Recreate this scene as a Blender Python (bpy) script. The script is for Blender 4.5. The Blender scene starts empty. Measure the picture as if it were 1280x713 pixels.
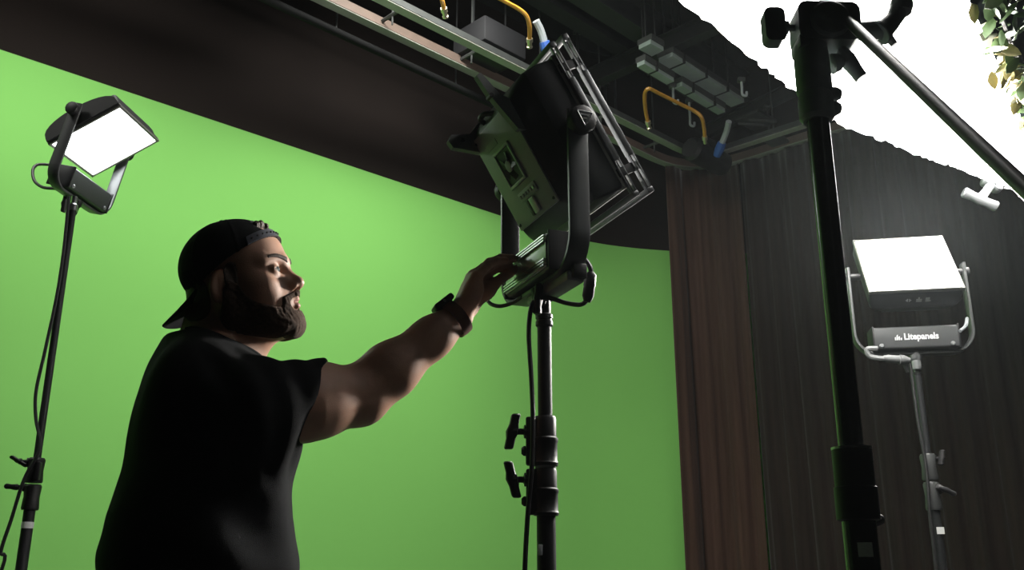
import bpy, bmesh, math, random
import numpy as np
from mathutils import Vector, Matrix, Euler
random.seed(7)
R = math.radians
scene = bpy.context.scene
COL = scene.collection

# ------------------------------------------------------------------ camera
FPX, PITCH, CAMZ = 1200.0, R(17), 1.1
cam_data = bpy.data.cameras.new('camera')
cam_data.sensor_width = 36.0
cam_data.lens = FPX / 1280 * 36.0
cam_data.clip_start = 0.05
cam = bpy.data.objects.new('camera', cam_data)
COL.objects.link(cam)
cam.location = (0, 0, CAMZ)
cam.rotation_euler = (R(90) + PITCH, 0, 0)
scene.camera = cam

# ------------------------------------------------------------------ world, exposure, lamps
w = bpy.data.worlds.new('world'); scene.world = w; w.use_nodes = True
w.node_tree.nodes['Background'].inputs[0].default_value = (0.95, 0.95, 0.9, 1)
w.node_tree.nodes['Background'].inputs[1].default_value = 0.065
hz = w.node_tree.nodes.new('ShaderNodeVolumeScatter')         # thin studio haze
hz.inputs['Color'].default_value = (.86, .97, 1.0, 1); hz.inputs['Density'].default_value = .0007; hz.inputs['Anisotropy'].default_value = .55
w.node_tree.links.new(hz.outputs[0], w.node_tree.nodes['World Output'].inputs['Volume'])
vs = scene.view_settings
scene.display_settings.display_device = 'sRGB'
vs.view_transform = 'Standard'; vs.look = 'None'; vs.gamma = 1.0; vs.use_curve_mapping = False
vs.exposure = 0.0
scene.cycles.use_denoising = True
scene.cycles.max_bounces = 8
scene.cycles.diffuse_bounces = 5
scene.cycles.sample_clamp_indirect = 6.0

def area_lamp(name, loc, target, power, sx, sy, color=(1, 1, 1), spread=180):
    l = bpy.data.lights.new(name, 'AREA'); l.shape = 'RECTANGLE'; l.size = sx; l.size_y = sy
    l.energy = power; l.color = color; l.spread = R(spread)
    o = bpy.data.objects.new(name, l); COL.objects.link(o)
    o.location = loc
    o.rotation_euler = (Vector(target) - Vector(loc)).to_track_quat('-Z', 'Y').to_euler()
    return o
# studio lamps washing the green wall: hung above the frame, in front of the wall
area_lamp('wall_wash_lamp', (-3.0, 2.2, 4.3), (-3.3, 4.2, 1.7), 22, 1.2, .4, (1, .98, .93), 110)
area_lamp('wall_wash_lamp', (-1.4, 3.2, 4.45), (-1.9, 5.0, 1.6), 30, 1.2, .4, (1, .98, .93), 110)
area_lamp('wall_wash_lamp', (-.2, 4.2, 4.75), (-.1, 6.5, 1.5), 47, 1.2, .4, (1, .98, .93), 110)

# ------------------------------------------------------------------ pixel -> place helpers (photo is 1280 x 713)
CP, SP = math.cos(PITCH), math.sin(PITCH)
def ray(px, py):
    cx = (px - 640) / FPX; cy = (356.5 - py) / FPX
    return Vector((cx, CP - cy * SP, SP + cy * CP))
def at(px, py, Y):
    d = ray(px, py); return d * (Y / d.y) + Vector((0, 0, CAMZ))
def ath(px, py, h):
    d = ray(px, py); return d * (h / d.z) + Vector((0, 0, CAMZ))

# ------------------------------------------------------------------ materials
MATS = {}
def mat(name, col, rough=.6, metal=0., var=.12, scale=30., bump=0., bscale=200., emit=None, estr=0., spec=.5, sss=0., coat=0.):
    if name in MATS: return MATS[name]
    m = bpy.data.materials.new(name); m.use_nodes = True
    nt = m.node_tree; b = nt.nodes['Principled BSDF']
    b.inputs['Roughness'].default_value = rough; b.inputs['Metallic'].default_value = metal
    b.inputs['Specular IOR Level'].default_value = spec
    b.inputs['Coat Weight'].default_value = coat
    tc = nt.nodes.new('ShaderNodeTexCoord')
    if var:
        n = nt.nodes.new('ShaderNodeTexNoise'); n.inputs['Scale'].default_value = scale; n.inputs['Detail'].default_value = 4
        nt.links.new(tc.outputs['Object'], n.inputs['Vector'])
        r = nt.nodes.new('ShaderNodeMix'); r.data_type = 'RGBA'
        r.inputs['A'].default_value = tuple(c * (1 - var) for c in col) + (1,)
        r.inputs['B'].default_value = tuple(min(1, c * (1 + var)) for c in col) + (1,)
        nt.links.new(n.outputs['Fac'], r.inputs['Factor']); nt.links.new(r.outputs['Result'], b.inputs['Base Color'])
    else:
        b.inputs['Base Color'].default_value = tuple(col) + (1,)
    if bump:
        n2 = nt.nodes.new('ShaderNodeTexNoise'); n2.inputs['Scale'].default_value = bscale; n2.inputs['Detail'].default_value = 3
        nt.links.new(tc.outputs['Object'], n2.inputs['Vector'])
        bp = nt.nodes.new('ShaderNodeBump'); bp.inputs['Strength'].default_value = bump; bp.inputs['Distance'].default_value = .002
        nt.links.new(n2.outputs['Fac'], bp.inputs['Height']); nt.links.new(bp.outputs['Normal'], b.inputs['Normal'])
    if emit:
        b.inputs['Emission Color'].default_value = tuple(emit) + (1,); b.inputs['Emission Strength'].default_value = estr
    if sss:
        b.inputs['Subsurface Weight'].default_value = sss; b.inputs['Subsurface Radius'].default_value = (.012, .005, .003)
        b.inputs['Subsurface Scale'].default_value = .5
    MATS[name] = m
    return m

M_BLACKPAINT = mat('black_powder_coat', (.014, .015, .016), .55, 0, .2, 60, .15, 900, spec=.25)
M_BLACKPLASTIC = mat('black_plastic', (.012, .012, .013), .5, 0, .2, 60, spec=.35)
M_RUBBER = mat('black_rubber', (.008, .008, .009), .55, 0, .1, 60)
M_GREYPAINT = mat('grey_housing_paint', (.23, .24, .24), .5, 0, .08, 40, .1, 700)
M_ALU = mat('brushed_aluminium', (.62, .63, .64), .32, 1., .08, 80, .1, 600)
M_STEEL = mat('bright_steel', (.45, .46, .47), .3, 1., .05, 90)
M_CASTALU = mat('cast_aluminium', (.3, .315, .32), .42, .3, .06, 90)
M_TRACK = mat('aluminium_track', (.13, .095, .075), .5, .1, .2, 14, .1, 200)
M_GREYMETAL = mat('dull_galvanised_steel', (.05, .055, .052), .5, .2, .3, 18)
M_DARKSTEEL = mat('dark_steel', (.016, .018, .018), .55, .2, .3, 12)
M_CEIL = mat('black_ceiling_paint', (.012, .014, .014), .9, 0, .4, 3, .4, 30)
M_GREEN = mat('chroma_green_paint', (.205, .53, .12), .85, 0, .03, 1.5, .08, 120, spec=.2)
M_WALLDARK = mat('dark_brown_wall_paint', (.0105, .0070, .0056), .9, 0, .2, 2.0, .2, 60, spec=.2)
M_FLOOR = mat('dark_studio_floor', (.03, .03, .03), .7, 0, .3, 4)
M_LED = mat('lit_led_diffuser', (.9, .9, .9), .5, 0, 0, emit=(1.0, .96, .90), estr=1000.0)
M_LEDLOW = mat('dimmed_led_diffuser', (.9, .9, .9), .5, 0, 0, emit=(.95, .99, 1.0), estr=14.0)
M_LEDOFF = mat('unlit_led_diffuser', (.55, .56, .57), .45, 0, .03, 50)
M_WHITE = mat('white_print', (.8, .82, .84), .6, 0, 0)
M_TAPE = mat('white_cloth_tape', (.75, .77, .75), .8, 0, .06, 80)
M_PALETAPE = mat('pale_green_tape', (.7, .82, .68), .8, 0, .06, 80)
M_YELLOW = mat('yellow_hose_rubber', (.38, .19, .02), .45, 0, .3, 25)
M_BRASS = mat('brass_fitting', (.55, .5, .36), .35, .8, .1, 60)
M_BLUE = mat('blue_plastic', (.03, .09, .32), .45, 0, .1, 60)
M_GREYCABLE = mat('grey_cable', (.3, .33, .34), .5, 0, .1, 40)
M_LENS = mat('translucent_fixture_lens', (.26, .32, .29), .35, 0, .25, 9)

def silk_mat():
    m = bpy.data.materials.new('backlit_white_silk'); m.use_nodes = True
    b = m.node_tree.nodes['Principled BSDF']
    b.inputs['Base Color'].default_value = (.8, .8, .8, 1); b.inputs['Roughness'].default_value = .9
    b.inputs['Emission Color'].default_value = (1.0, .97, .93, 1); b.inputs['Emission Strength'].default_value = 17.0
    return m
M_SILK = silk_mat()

def curtain_mat(nm, ca, cb):
    m = bpy.data.materials.new(nm); m.use_nodes = True
    nt = m.node_tree; b = nt.nodes['Principled BSDF']
    b.inputs['Roughness'].default_value = .95; b.inputs['Specular IOR Level'].default_value = .15
    b.inputs['Sheen Weight'].default_value = .15; b.inputs['Sheen Roughness'].default_value = .4
    tc = nt.nodes.new('ShaderNodeTexCoord'); mp = nt.nodes.new('ShaderNodeMapping')
    mp.inputs['Scale'].default_value = (9, 9, .35)
    n = nt.nodes.new('ShaderNodeTexNoise'); n.inputs['Scale'].default_value = 3.5; n.inputs['Detail'].default_value = 6
    r = nt.nodes.new('ShaderNodeMix'); r.data_type = 'RGBA'
    r.inputs['A'].default_value = ca + (1,); r.inputs['B'].default_value = cb + (1,)
    nt.links.new(tc.outputs['Object'], mp.inputs['Vector']); nt.links.new(mp.outputs['Vector'], n.inputs['Vector'])
    nt.links.new(n.outputs['Fac'], r.inputs['Factor']); nt.links.new(r.outputs['Result'], b.inputs['Base Color'])
    return m
M_CURTAIN_LIT = curtain_mat('lit_brown_velour', (.020, .0115, .008), (.072, .041, .029))  # warm light on the corner end of the curtain is put into this brown
M_CURTAIN_SHADE = curtain_mat('shaded_brown_velour', (.008, .0062, .0054), (.030, .0205, .016))  # same brown cloth, its colour darkened for the shaded stretch

# ------------------------------------------------------------------ object helpers
ROOTM = {}
def tag(o, label=None, cat=None, group=None, kind=None):
    if label: o['label'] = label
    if cat: o['category'] = cat
    if group: o['group'] = group
    if kind: o['kind'] = kind
    return o
def thing(name, label, cat, loc=(0, 0, 0), rotz=0., group=None):
    o = bpy.data.objects.new(name, None); COL.objects.link(o); o.empty_display_size = .1
    o.location = loc; o.rotation_euler = (0, 0, rotz)
    ROOTM[o.name] = Matrix.Translation(Vector(loc)) @ Matrix.Rotation(rotz, 4, 'Z')
    return tag(o, label, cat, group)
def rootof(o):
    while o.parent: o = o.parent
    return ROOTM.get(o.name, Matrix.Identity(4))

def basis(d):
    d = Vector(d).normalized()
    a = Vector((0, 0, 1)) if abs(d.z) < .9 else Vector((1, 0, 0))
    u = d.cross(a).normalized(); v = d.cross(u).normalized()
    return u, v, d

class MB:
    def __init__(s): s.v = []; s.f = []
    def add(s, vs, fs):
        o = len(s.v); s.v += [Vector(p) for p in vs]; s.f += [tuple(i + o for i in f) for f in fs]; return s
    def box(s, c, size, rot=None, bev=0., seg=2):
        bm = bmesh.new(); bmesh.ops.create_cube(bm, size=1.)
        for vv in bm.verts: vv.co = Vector((vv.co.x * size[0], vv.co.y * size[1], vv.co.z * size[2]))
        if bev: bmesh.ops.bevel(bm, geom=bm.edges[:], offset=bev, segments=seg, affect='EDGES', profile=.5)
        M = rot.to_3x3() if rot is not None else Matrix.Identity(3)
        bm.verts.index_update()
        vs = [Vector(c) + M @ vv.co for vv in bm.verts]; fs = [[q.index for q in f.verts] for f in bm.faces]
        bm.free(); return s.add(vs, fs)
    def turned(s, p0, p1, prof, n=16):
        """prof: list of (t 0..1 along p0->p1, radius)"""
        p0, p1 = Vector(p0), Vector(p1); u, v, d = basis(p1 - p0)
        vs, fs = [], []
        for t, r in prof:
            c = p0.lerp(p1, t)
            for k in range(n):
                a = 2 * math.pi * k / n; vs.append(c + u * (r * math.cos(a)) + v * (r * math.sin(a)))
        for i in range(len(prof) - 1):
            for k in range(n):
                k2 = (k + 1) % n; fs.append((i * n + k, (i + 1) * n + k, (i + 1) * n + k2, i * n + k2))
        fs.append(tuple(range(n))); m = (len(prof) - 1) * n; fs.append(tuple(m + k for k in reversed(range(n))))
        return s.add(vs, fs)
    def cyl(s, p0, p1, r0, r1=None, n=16, bev=0.):
        r1 = r0 if r1 is None else r1
        L = (Vector(p1) - Vector(p0)).length
        if bev:
            e = min(.45, bev / L)
            return s.turned(p0, p1, [(0, r0 - bev), (e, r0), (1 - e, r1), (1, r1 - bev)], n)
        return s.turned(p0, p1, [(0, r0), (1, r1)], n)
    def tube(s, pts, r, n=8, smooth=True, sub=6):
        pts = [Vector(p) for p in pts]
        if smooth and len(pts) > 2: pts = catmull(pts, sub)
        vs, fs = [], []; u = None
        for i, p in enumerate(pts):
            d = (pts[min(i + 1, len(pts) - 1)] - pts[max(i - 1, 0)]).normalized()
            if u is None: u = basis(d)[0]
            u = (u - d * u.dot(d)).normalized(); v = d.cross(u)
            rr = r[min(i, len(r) - 1)] if isinstance(r, (list, tuple)) else r
            for k in range(n):
                a = 2 * math.pi * k / n; vs.append(p + u * (rr * math.cos(a)) + v * (rr * math.sin(a)))
        for i in range(len(pts) - 1):
            for k in range(n):
                k2 = (k + 1) % n; fs.append((i * n + k, i * n + k2, (i + 1) * n + k2, (i + 1) * n + k))
        fs.append(tuple(reversed(range(n)))); m = (len(pts) - 1) * n; fs.append(tuple(m + k for k in range(n)))
        return s.add(vs, fs)
    def loft(s, rings, cap=True):
        n = len(rings[0]); vs = [p for r in rings for p in r]; fs = []
        for i in range(len(rings) - 1):
            for k in range(n):
                k2 = (k + 1) % n; fs.append((i * n + k, i * n + k2, (i + 1) * n + k2, (i + 1) * n + k))
        if cap:
            fs.append(tuple(reversed(range(n)))); m = (len(rings) - 1) * n; fs.append(tuple(m + k for k in range(n)))
        return s.add(vs, fs)
    def prism(s, poly, origin, ux, uy, uz, th):
        """poly in 2D (x,y) extruded by th along uz, centred"""
        o = Vector(origin); ux, uy, uz = Vector(ux), Vector(uy), Vector(uz); n = len(poly)
        a = [o + ux * x + uy * y - uz * (th / 2) for x, y in poly]; b = [p + uz * th for p in a]
        fs = [(k, (k + 1) % n, n + (k + 1) % n, n + k) for k in range(n)] + [tuple(reversed(range(n))), tuple(range(n, 2 * n))]
        return s.add(a + b, fs)
    def build(s, name, m, parent=None, ang=35, local=False):
        me = bpy.data.meshes.new(name)
        vs = s.v
        if parent is not None and not local:
            iv = rootof(parent).inverted(); vs = [iv @ p for p in vs]
        me.from_pydata([tuple(p) for p in vs], [], s.f); me.validate()
        bm = bmesh.new(); bm.from_mesh(me); bmesh.ops.recalc_face_normals(bm, faces=bm.faces[:]); bm.to_mesh(me); bm.free()
        me.materials.append(m)
        me.polygons.foreach_set('use_smooth', [True] * len(me.polygons)); me.set_sharp_from_angle(angle=R(ang))
        o = bpy.data.objects.new(name, me); COL.objects.link(o)
        if parent is not None: o.parent = parent
        return o

def catmull(p, sub=6):
    out = []; n = len(p)
    for i in range(n - 1):
        a, b, c, d = p[max(i - 1, 0)], p[i], p[i + 1], p[min(i + 2, n - 1)]
        for k in range(sub):
            t = k / sub
            out.append(.5 * ((2 * b) + (c - a) * t + (2 * a - 5 * b + 4 * c - d) * t * t + (3 * b - a - 3 * c + d) * t ** 3))
    out.append(p[-1]); return out
def rrect(wd, h, r, n=4):
    """rounded rectangle outline, half sizes wd, h"""
    pts = []
    for cx, cy, a0 in ((wd - r, h - r, 0), (-wd + r, h - r, 90), (-wd + r, -h + r, 180), (wd - r, -h + r, 270)):
        for k in range(n + 1):
            a = R(a0 + 90 * k / n); pts.append((cx + r * math.cos(a), cy + r * math.sin(a)))
    return pts
def struct(name, mb, m, ang=35):
    o = mb.build(name, m, None, ang); o['kind'] = 'structure'; return o
def text_mesh(body, size, ext, bold=0.):
    c = bpy.data.curves.new('lettering', 'FONT'); c.body = body; c.size = size; c.extrude = ext; c.offset = bold
    c.align_x = 'LEFT'; c.align_y = 'CENTER'; c.resolution_u = 3
    o = bpy.data.objects.new('lettering', c); COL.objects.link(o)
    dg = bpy.context.evaluated_depsgraph_get(); me = bpy.data.meshes.new_from_object(o.evaluated_get(dg))
    vs = [v.co.copy() for v in me.vertices]; fs = [tuple(p.vertices) for p in me.polygons]
    bpy.data.objects.remove(o); bpy.data.curves.remove(c); bpy.data.meshes.remove(me)
    return vs, fs

# ------------------------------------------------------------------ the room
HG, HT = 2.5, 3.1                       # green paint top and curtain track, above the lens
struct('floor', MB().box((0, 3, -.05), (14, 14, .1)), M_FLOOR)
struct('ceiling', MB().box((0, 3.5, 5.35), (14, 13, .1)), M_CEIL)

def wall_path():
    a, b = Vector((-5.2, 1.71, 0)), Vector((-.115, 6.44, 0))
    pts = [a.lerp(b, t) for t in (0, .25, .5, .7, .85, .93)]
    pts += [Vector((.11, 6.645, 0)), Vector((.36, 6.86, 0)), Vector((.62, 7.035, 0)), Vector((.9, 7.155, 0)), Vector((1.21, 7.235, 0)), Vector((1.6, 7.29, 0)), Vector((2.1, 7.31, 0))]
    return catmull(pts, 5)
def ribbon(path, z0, z1, th, off=0.):
    mb = MB(); rings = []
    for i, p in enumerate(path):
        d = (path[min(i + 1, len(path) - 1)] - path[max(i - 1, 0)]).normalized(); nrm = Vector((-d.y, d.x, 0))
        f = p + nrm * off; bk = f + nrm * th
        rings.append([Vector((f.x, f.y, z0)), Vector((bk.x, bk.y, z0)), Vector((bk.x, bk.y, z1)), Vector((f.x, f.y, z1))])
    return mb.loft(rings)
WP = wall_path()
struct('wall_left', ribbon(WP, 0, 5.3, .15, .03), M_WALLDARK)
gs = ribbon(WP, 0, CAMZ + HG, .03).build('green_screen', M_GREEN)
tag(gs, 'chroma green painted backdrop curving around the studio corner', 'green screen')
cornerA = Vector((1.446, 7.154, 0)); dA = Vector((.713, .701, 0)); dB = Vector((.74, -.673, 0))
struct('wall_right', MB().prism([(0, 0), (6, 0), (6, .15), (0, .15)], Vector((2.0, 7.35, 2.65)), dB, Vector((.673, .74, 0)), Vector((0, 0, 1)), 5.3), M_WALLDARK)

# curtain track: path along wall A, round the corner, then along wall B
def track_path(off=0.):
    pts = [cornerA - dA * t for t in (6.6, 5.5, 4.5, 3.5, 2.5, 1.6, .95, .6)]
    a, c, b = cornerA - dA * .5, cornerA, cornerA + dB * .5
    pts += [a.lerp(c, t).lerp(c.lerp(b, t), t) for t in (0, .17, .33, .5, .67, .83, 1)]
    pts += [cornerA + dB * t for t in (.62, .95, 1.6, 2.4, 3.2, 4.2)]
    if off:
        q = []
        for i, p in enumerate(pts):
            d = (pts[min(i + 1, len(pts) - 1)] - pts[max(i - 1, 0)]).normalized(); q.append(p + Vector((d.y, -d.x, 0)) * off)
        pts = q
    return pts
TZ = CAMZ + HT
def rail_mb(path, wd, h, z, lip=.012):
    rings = []
    path = catmull(path, 3)
    for i, p in enumerate(path):
        d = (path[min(i + 1, len(path) - 1)] - path[max(i - 1, 0)]).normalized(); n = Vector((-d.y, d.x, 0))
        sec = [(-wd - lip, 0), (wd + lip, 0), (wd + lip, .012), (wd, .014), (wd, h), (-wd, h), (-wd, .014), (-wd - lip, .012)]
        rings.append([Vector((p.x, p.y, z)) + n * a + Vector((0, 0, b)) for a, b in sec])
    return MB().loft(rings)
tr = thing('curtain_track', 'double aluminium curtain track running along the left wall and round the corner', 'curtain track', (cornerA.x, cornerA.y, TZ))
rail_mb(track_path(0), .022, .065, TZ).build('rail', M_TRACK, tr)
rail_mb(track_path(.24), .022, .05, TZ).build('rail', M_GREYMETAL, tr)
def lip_mb(off, side):
    path = catmull(track_path(off), 3); rings = []
    for i, p in enumerate(path):
        d = (path[min(i + 1, len(path) - 1)] - path[max(i - 1, 0)]).normalized(); n = Vector((-d.y, d.x, 0))
        rings.append([Vector((p.x, p.y, TZ)) + n * a + Vector((0, 0, b)) for a, b in ((-.031, -.006), (.031, -.006), (.031, -.001), (-.031, -.001))])
    return MB().loft(rings)
M_LIP = mat('bounce_lit_lip', (.30, .32, .27), .6, 0, .12, 20)  # paler strip paints in the green wall's bounce along the rail edges
lip_mb(0, 1).build('rail_lip', M_LIP, tr); lip_mb(.24, 1).build('rail_lip', M_LIP, tr)
pa, pb = track_path(0), track_path(.24)
sp_src = None
for k in range(9):
    t = 5.6 - k * .62
    c = cornerA - dA * t; e = c + Vector((dA.y, -dA.x, 0)) * .24
    mb = MB().tube([c + Vector((0, 0, TZ + .04)), e + Vector((0, 0, TZ + .04))], .012, 6, False)
    mb.cyl(c + Vector((0, 0, TZ - .03)) + (e - c) * .5, c + Vector((0, 0, TZ + .9)) + (e - c) * .5, .006, n=6)
    mb.build('spacer_bracket', M_GREYMETAL, tr)
for k in range(5):
    t = .8 + k * .7
    c = cornerA + dB * t; n_ = Vector((-.673, -.74, 0)); e = c + n_ * .24
    mb = MB().box((c + e) / 2 + Vector((0, 0, TZ + .03)), (.14, .30, .02), Matrix.Rotation(math.atan2(dB.y, dB.x), 4, 'Z'), .004)
    mb.cyl((c + e) / 2 + Vector((0, 0, TZ + .02)), (c + e) / 2 + Vector((0, 0, TZ + .9)), .006, n=6)
    mb.build('spacer_bracket', M_GREYMETAL, tr)

# brown curtain hanging from the track, from the corner along wall B
def curtain(f0, f1, m, label, seed):
    path = [p for p in track_path(0)]
    i0 = 7
    pts = [Vector((1.20, 6.905, 0))] + path[9:]
    pts = catmull(pts, 40)
    rings = []; s = 0.; rnd = random.Random(seed)
    ph = [rnd.uniform(0, 6.28) for _ in range(6)]
    zs = [.03, .6, 1.2, 1.8, 2.4, 3.0, 3.5, 3.9, TZ - .02]
    verts = []; faces = []; last = None; cols = 0
    ss = []
    for i, p in enumerate(pts):
        if i: s += (p - pts[i - 1]).length
        ss.append(s)
    t0, t1 = f0, min(f1, ss[-1]); N = int((t1 - t0) / .016)
    for j in range(N):
        t = t0 + (t1 - t0) * j / (N - 1); i = max(0, min(len(pts) - 2, int(np.searchsorted(ss, t)) - 1))
        f = (t - ss[i]) / max(1e-6, ss[i + 1] - ss[i]); p = pts[i].lerp(pts[i + 1], f); d = (pts[i + 1] - pts[i]).normalized(); n = Vector((-d.y, d.x, 0))
        for z in zs:
            g = .55 + .45 * (1 - z / TZ)
            o = .022 * g * math.sin(t * 2 * math.pi / .17 + ph[0] + .9 * math.sin(t * 2.1 + ph[1]) + .25 * math.sin(z * 1.3 + ph[2])) + .014 * math.sin(t * 2 * math.pi / .41 + ph[3] + .3 * z) + .008 * math.sin(t * 2 * math.pi / .071 + ph[4] + .5 * z)
            q = p + n * (o - .01); verts.append((q.x, q.y, z))
        cols += 1
    nz = len(zs)
    for j in range(cols - 1):
        for k in range(nz - 1):
            faces.append((j * nz + k, (j + 1) * nz + k, (j + 1) * nz + k + 1, j * nz + k + 1))
    o = MB().add(verts, faces).build('stage_curtain', m, None, 80)
    so = o.modifiers.new('thickness', 'SOLIDIFY'); so.thickness = .004
    return tag(o, label, 'curtain')
curtain(0, .62, M_CURTAIN_LIT, 'narrow brown velour curtain drop coloured as lit beside the right edge of the green screen', 3)
curtain(.632, 99, M_CURTAIN_SHADE, 'wide brown velour curtain coloured as shaded behind the lettered panel light', 5)

# ------------------------------------------------------------------ overhead silk
HS = 1.5
def silk():
    rnd = random.Random(11)
    key = [ath(850, 0, HS), ath(1000, 120, HS), ath(1055, 158, HS), ath(1270, 240, HS)]
    tip = Vector((2.36, 3.82, 0)) * 1.0; tip.z = key[0].z
    e3a, e3b = ath(1280, 140, HS), ath(1220, 0, HS)
    near0 = key[0] + (key[0] - key[1]).normalized() * .16
    near1 = e3b + (e3b - e3a).normalized() * .95
    loop = [near0] + key + [tip, e3a, e3b, near1]
    out = []
    for i, p in enumerate(loop):
        q = loop[(i + 1) % len(loop)]; L = (q - p).length; n = max(2, int(L / .022))
        d = (q - p).normalized(); nn = Vector((-d.y, d.x, 0))
        for k in range(n):
            j = 0 if (k == 0) else rnd.uniform(-.007, .007)
            out.append(p.lerp(q, k / n) + nn * j + Vector((0, 0, rnd.uniform(-.006, .006))))
    c = sum(out, Vector()) / len(out)
    o = thing('overhead_silk', 'large glowing white diffusion silk stretched overhead with ragged tied edges', 'diffusion silk', (c.x, c.y, c.z))
    n = len(out)
    top = [p + Vector((0, 0, .012)) for p in out]
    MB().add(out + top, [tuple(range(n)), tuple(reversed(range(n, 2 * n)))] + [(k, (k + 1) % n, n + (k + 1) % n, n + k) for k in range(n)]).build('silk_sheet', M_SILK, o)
    # dark frame tube lying on top of the sheet
    fr = [p + (c - p) * .0 + Vector((0, 0, .03)) for p in loop]
    mb = MB()
    for i in range(len(fr)):
        mb.cyl(fr[i], fr[(i + 1) % len(fr)], .012, n=8)
    mb.build('frame_tube', M_BLACKPAINT, o)
    return o, loop
SILK, SLOOP = silk()

# ------------------------------------------------------------------ ceiling steelwork and clutter
def beam(name, a, b, wd, h, m, label, group=None):
    a, b = Vector(a), Vector(b); d = (b - a).normalized(); n = Vector((-d.y, d.x, 0)).normalized()
    o = thing(name, label, 'beam', a, 0, group)
    t = .012
    mb = MB()
    for zc, hh, ww in ((0, t, wd), (h, t, wd), (h / 2, h, t)):
        ring = lambda p: [p + n * (-ww / 2) + Vector((0, 0, zc - hh / 2)), p + n * (ww / 2) + Vector((0, 0, zc - hh / 2)), p + n * (ww / 2) + Vector((0, 0, zc + hh / 2)), p + n * (-ww / 2) + Vector((0, 0, zc + hh / 2))]
        mb.loft([ring(a), ring(b)])
    mb.build('girder', m, o)
    return o
beam('ceiling_joist', ath(620, -30, 3.6), ath(900, 138, 3.6), .12, .2, M_DARKSTEEL, 'dark steel ceiling joist nearer the green wall, hidden in places by the panel light')
beam('ceiling_joist', ath(690, -25, 3.5), ath(930, 128, 3.5), .14, .22, M_DARKSTEEL, 'dark steel ceiling joist running beside the slatted light fixtures')
beam('cross_beam', ath(720, 116, 3.4), ath(900, 36, 3.4), .08, .12, M_DARKSTEEL, 'dark cross beam spanning between the joists above the yellow hose loop')
beam('cross_beam', ath(830, 198, 3.5), ath(1010, 110, 3.5), .06, .1, M_DARKSTEEL, 'thin dark cross beam over the corner of the curtain track')

pipe = thing('lighting_pipe', 'dark steel pipe hung parallel below the curtain track along the header', 'pipe', ath(470, 66, 3.0))
pa_, pb_ = ath(300, -16, 3.0), ath(640, 142, 3.0)
MB().cyl(pa_, pb_, .024, n=12).build('tube', mat('flat_black_pipe', (.005, .0055, .0055), .85, 0, .2, 20, spec=.2), pipe)
for t in (.3, .75):
    q = pa_.lerp(pb_, t); MB().cyl(q, q + Vector((0, 0, 1.2)), .006, n=6).build('hanger', M_DARKSTEEL, pipe)

# hanger rods
rods = [(723, 40, 112, 3.5, 'thin dark hanger rod right of the panel light, tallest and nearest to it'),
        (770, 28, 150, 3.4, 'thin dark hanger rod left of the yellow hose loop'),
        (744, 108, 158, 3.4, 'short dark hanger rod just right of the panel light knob'),
        (758, 106, 160, 3.4, 'short dark hanger rod between the knob and the yellow hose loop'),
        (963, 134, 178, 3.2, 'short dark hanger rod above the curved end of the curtain track')]
for x, y0, y1, h, lb in rods:
    b = ath(x, y1, h); zt = at(x, y0, b.y).z
    o = thing('hanger_rod', lb, 'rod', b, 0, 'ceiling hanger rods')
    MB().cyl(b, (b.x, b.y, zt), .011, n=8).build('rod', M_DARKSTEEL, o)
    MB().box(b, (.05, .05, .02), None, .004).build('end_clip', M_GREYMETAL, o)
    MB().box((b.x, b.y, zt), (.06, .06, .02), None, .004).build('end_clip', M_GREYMETAL, o)

# dark ballast box
bc = ath(612, 58, 3.25)
o = thing('ballast_box', 'dark grey metal ballast box hanging from the ceiling above the panel light', 'box', bc)
rz = Matrix.Rotation(math.atan2(.701, .713), 4, 'Z')
MB().box(bc, (.36, .30, .17), rz, .01).build('casing', mat('ballast_grey', (.009, .0095, .011), .7, 0, .2, 20), o)
MB().box(bc + Vector((-.0, -.0, -.088)), (.30, .24, .008), rz, .003).build('cover_plate', M_DARKSTEEL, o)
for sx in (-.14, .14):
    q = bc + rz.to_3x3() @ Vector((sx, 0, .08)); MB().cyl(q, q + Vector((0, 0, .9)), .007, n=6).build('hanger', M_DARKSTEEL, o)

def hose(pts, label, r=.013, h=3.0, m=None, fit=(True, False)):
    P = [ath(x, y, hh) for x, y, hh in pts]
    o = thing('hanging_hose', label, 'hose', P[0])
    MB().tube(P, r, 8, True, 4).build('hose', m or M_YELLOW, o)
    if fit[0]:
        d = (P[0] - P[1]).normalized(); MB().turned(P[0] - d * .01, P[0] + d * .05, [(0, r * 1.5), (.4, r * 1.5), (.45, r * 1.1), (.8, r * 1.1), (.85, r * 1.4), (1, r * 1.4)], 8).build('fitting', M_BRASS, o)
    if fit[1]:
        d = (P[-1] - P[-2]).normalized(); MB().turned(P[-1] - d * .01, P[-1] + d * .05, [(0, r * 1.4), (.5, r * 1.4), (.55, r), (1, r)], 8).build('fitting', M_BRASS, o)
    return o
hose([(555, 12, 3.0), (553, 2, 3.02), (549, -12, 3.08)], 'short yellow hose end dropping in at the top edge of the frame')
hose([(662, 50, 3.02), (662, 34, 3.06), (658, 20, 3.1), (648, 11, 3.12), (628, 0, 3.12), (610, -10, 3.12)], 'yellow hose bent down to silver fittings above the panel light', fit=(True, False))
hose([(810, 153, 2.95), (807, 138, 3.0), (806, 118, 3.05), (811, 111, 3.06), (822, 116, 3.06), (850, 130, 3.04), (868, 139, 3.02), (877, 147, 2.98), (880, 160, 2.94), (881, 172, 2.9)], 'yellow hose hanging in a square loop below the slatted light fixtures', fit=(True, True))
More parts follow.
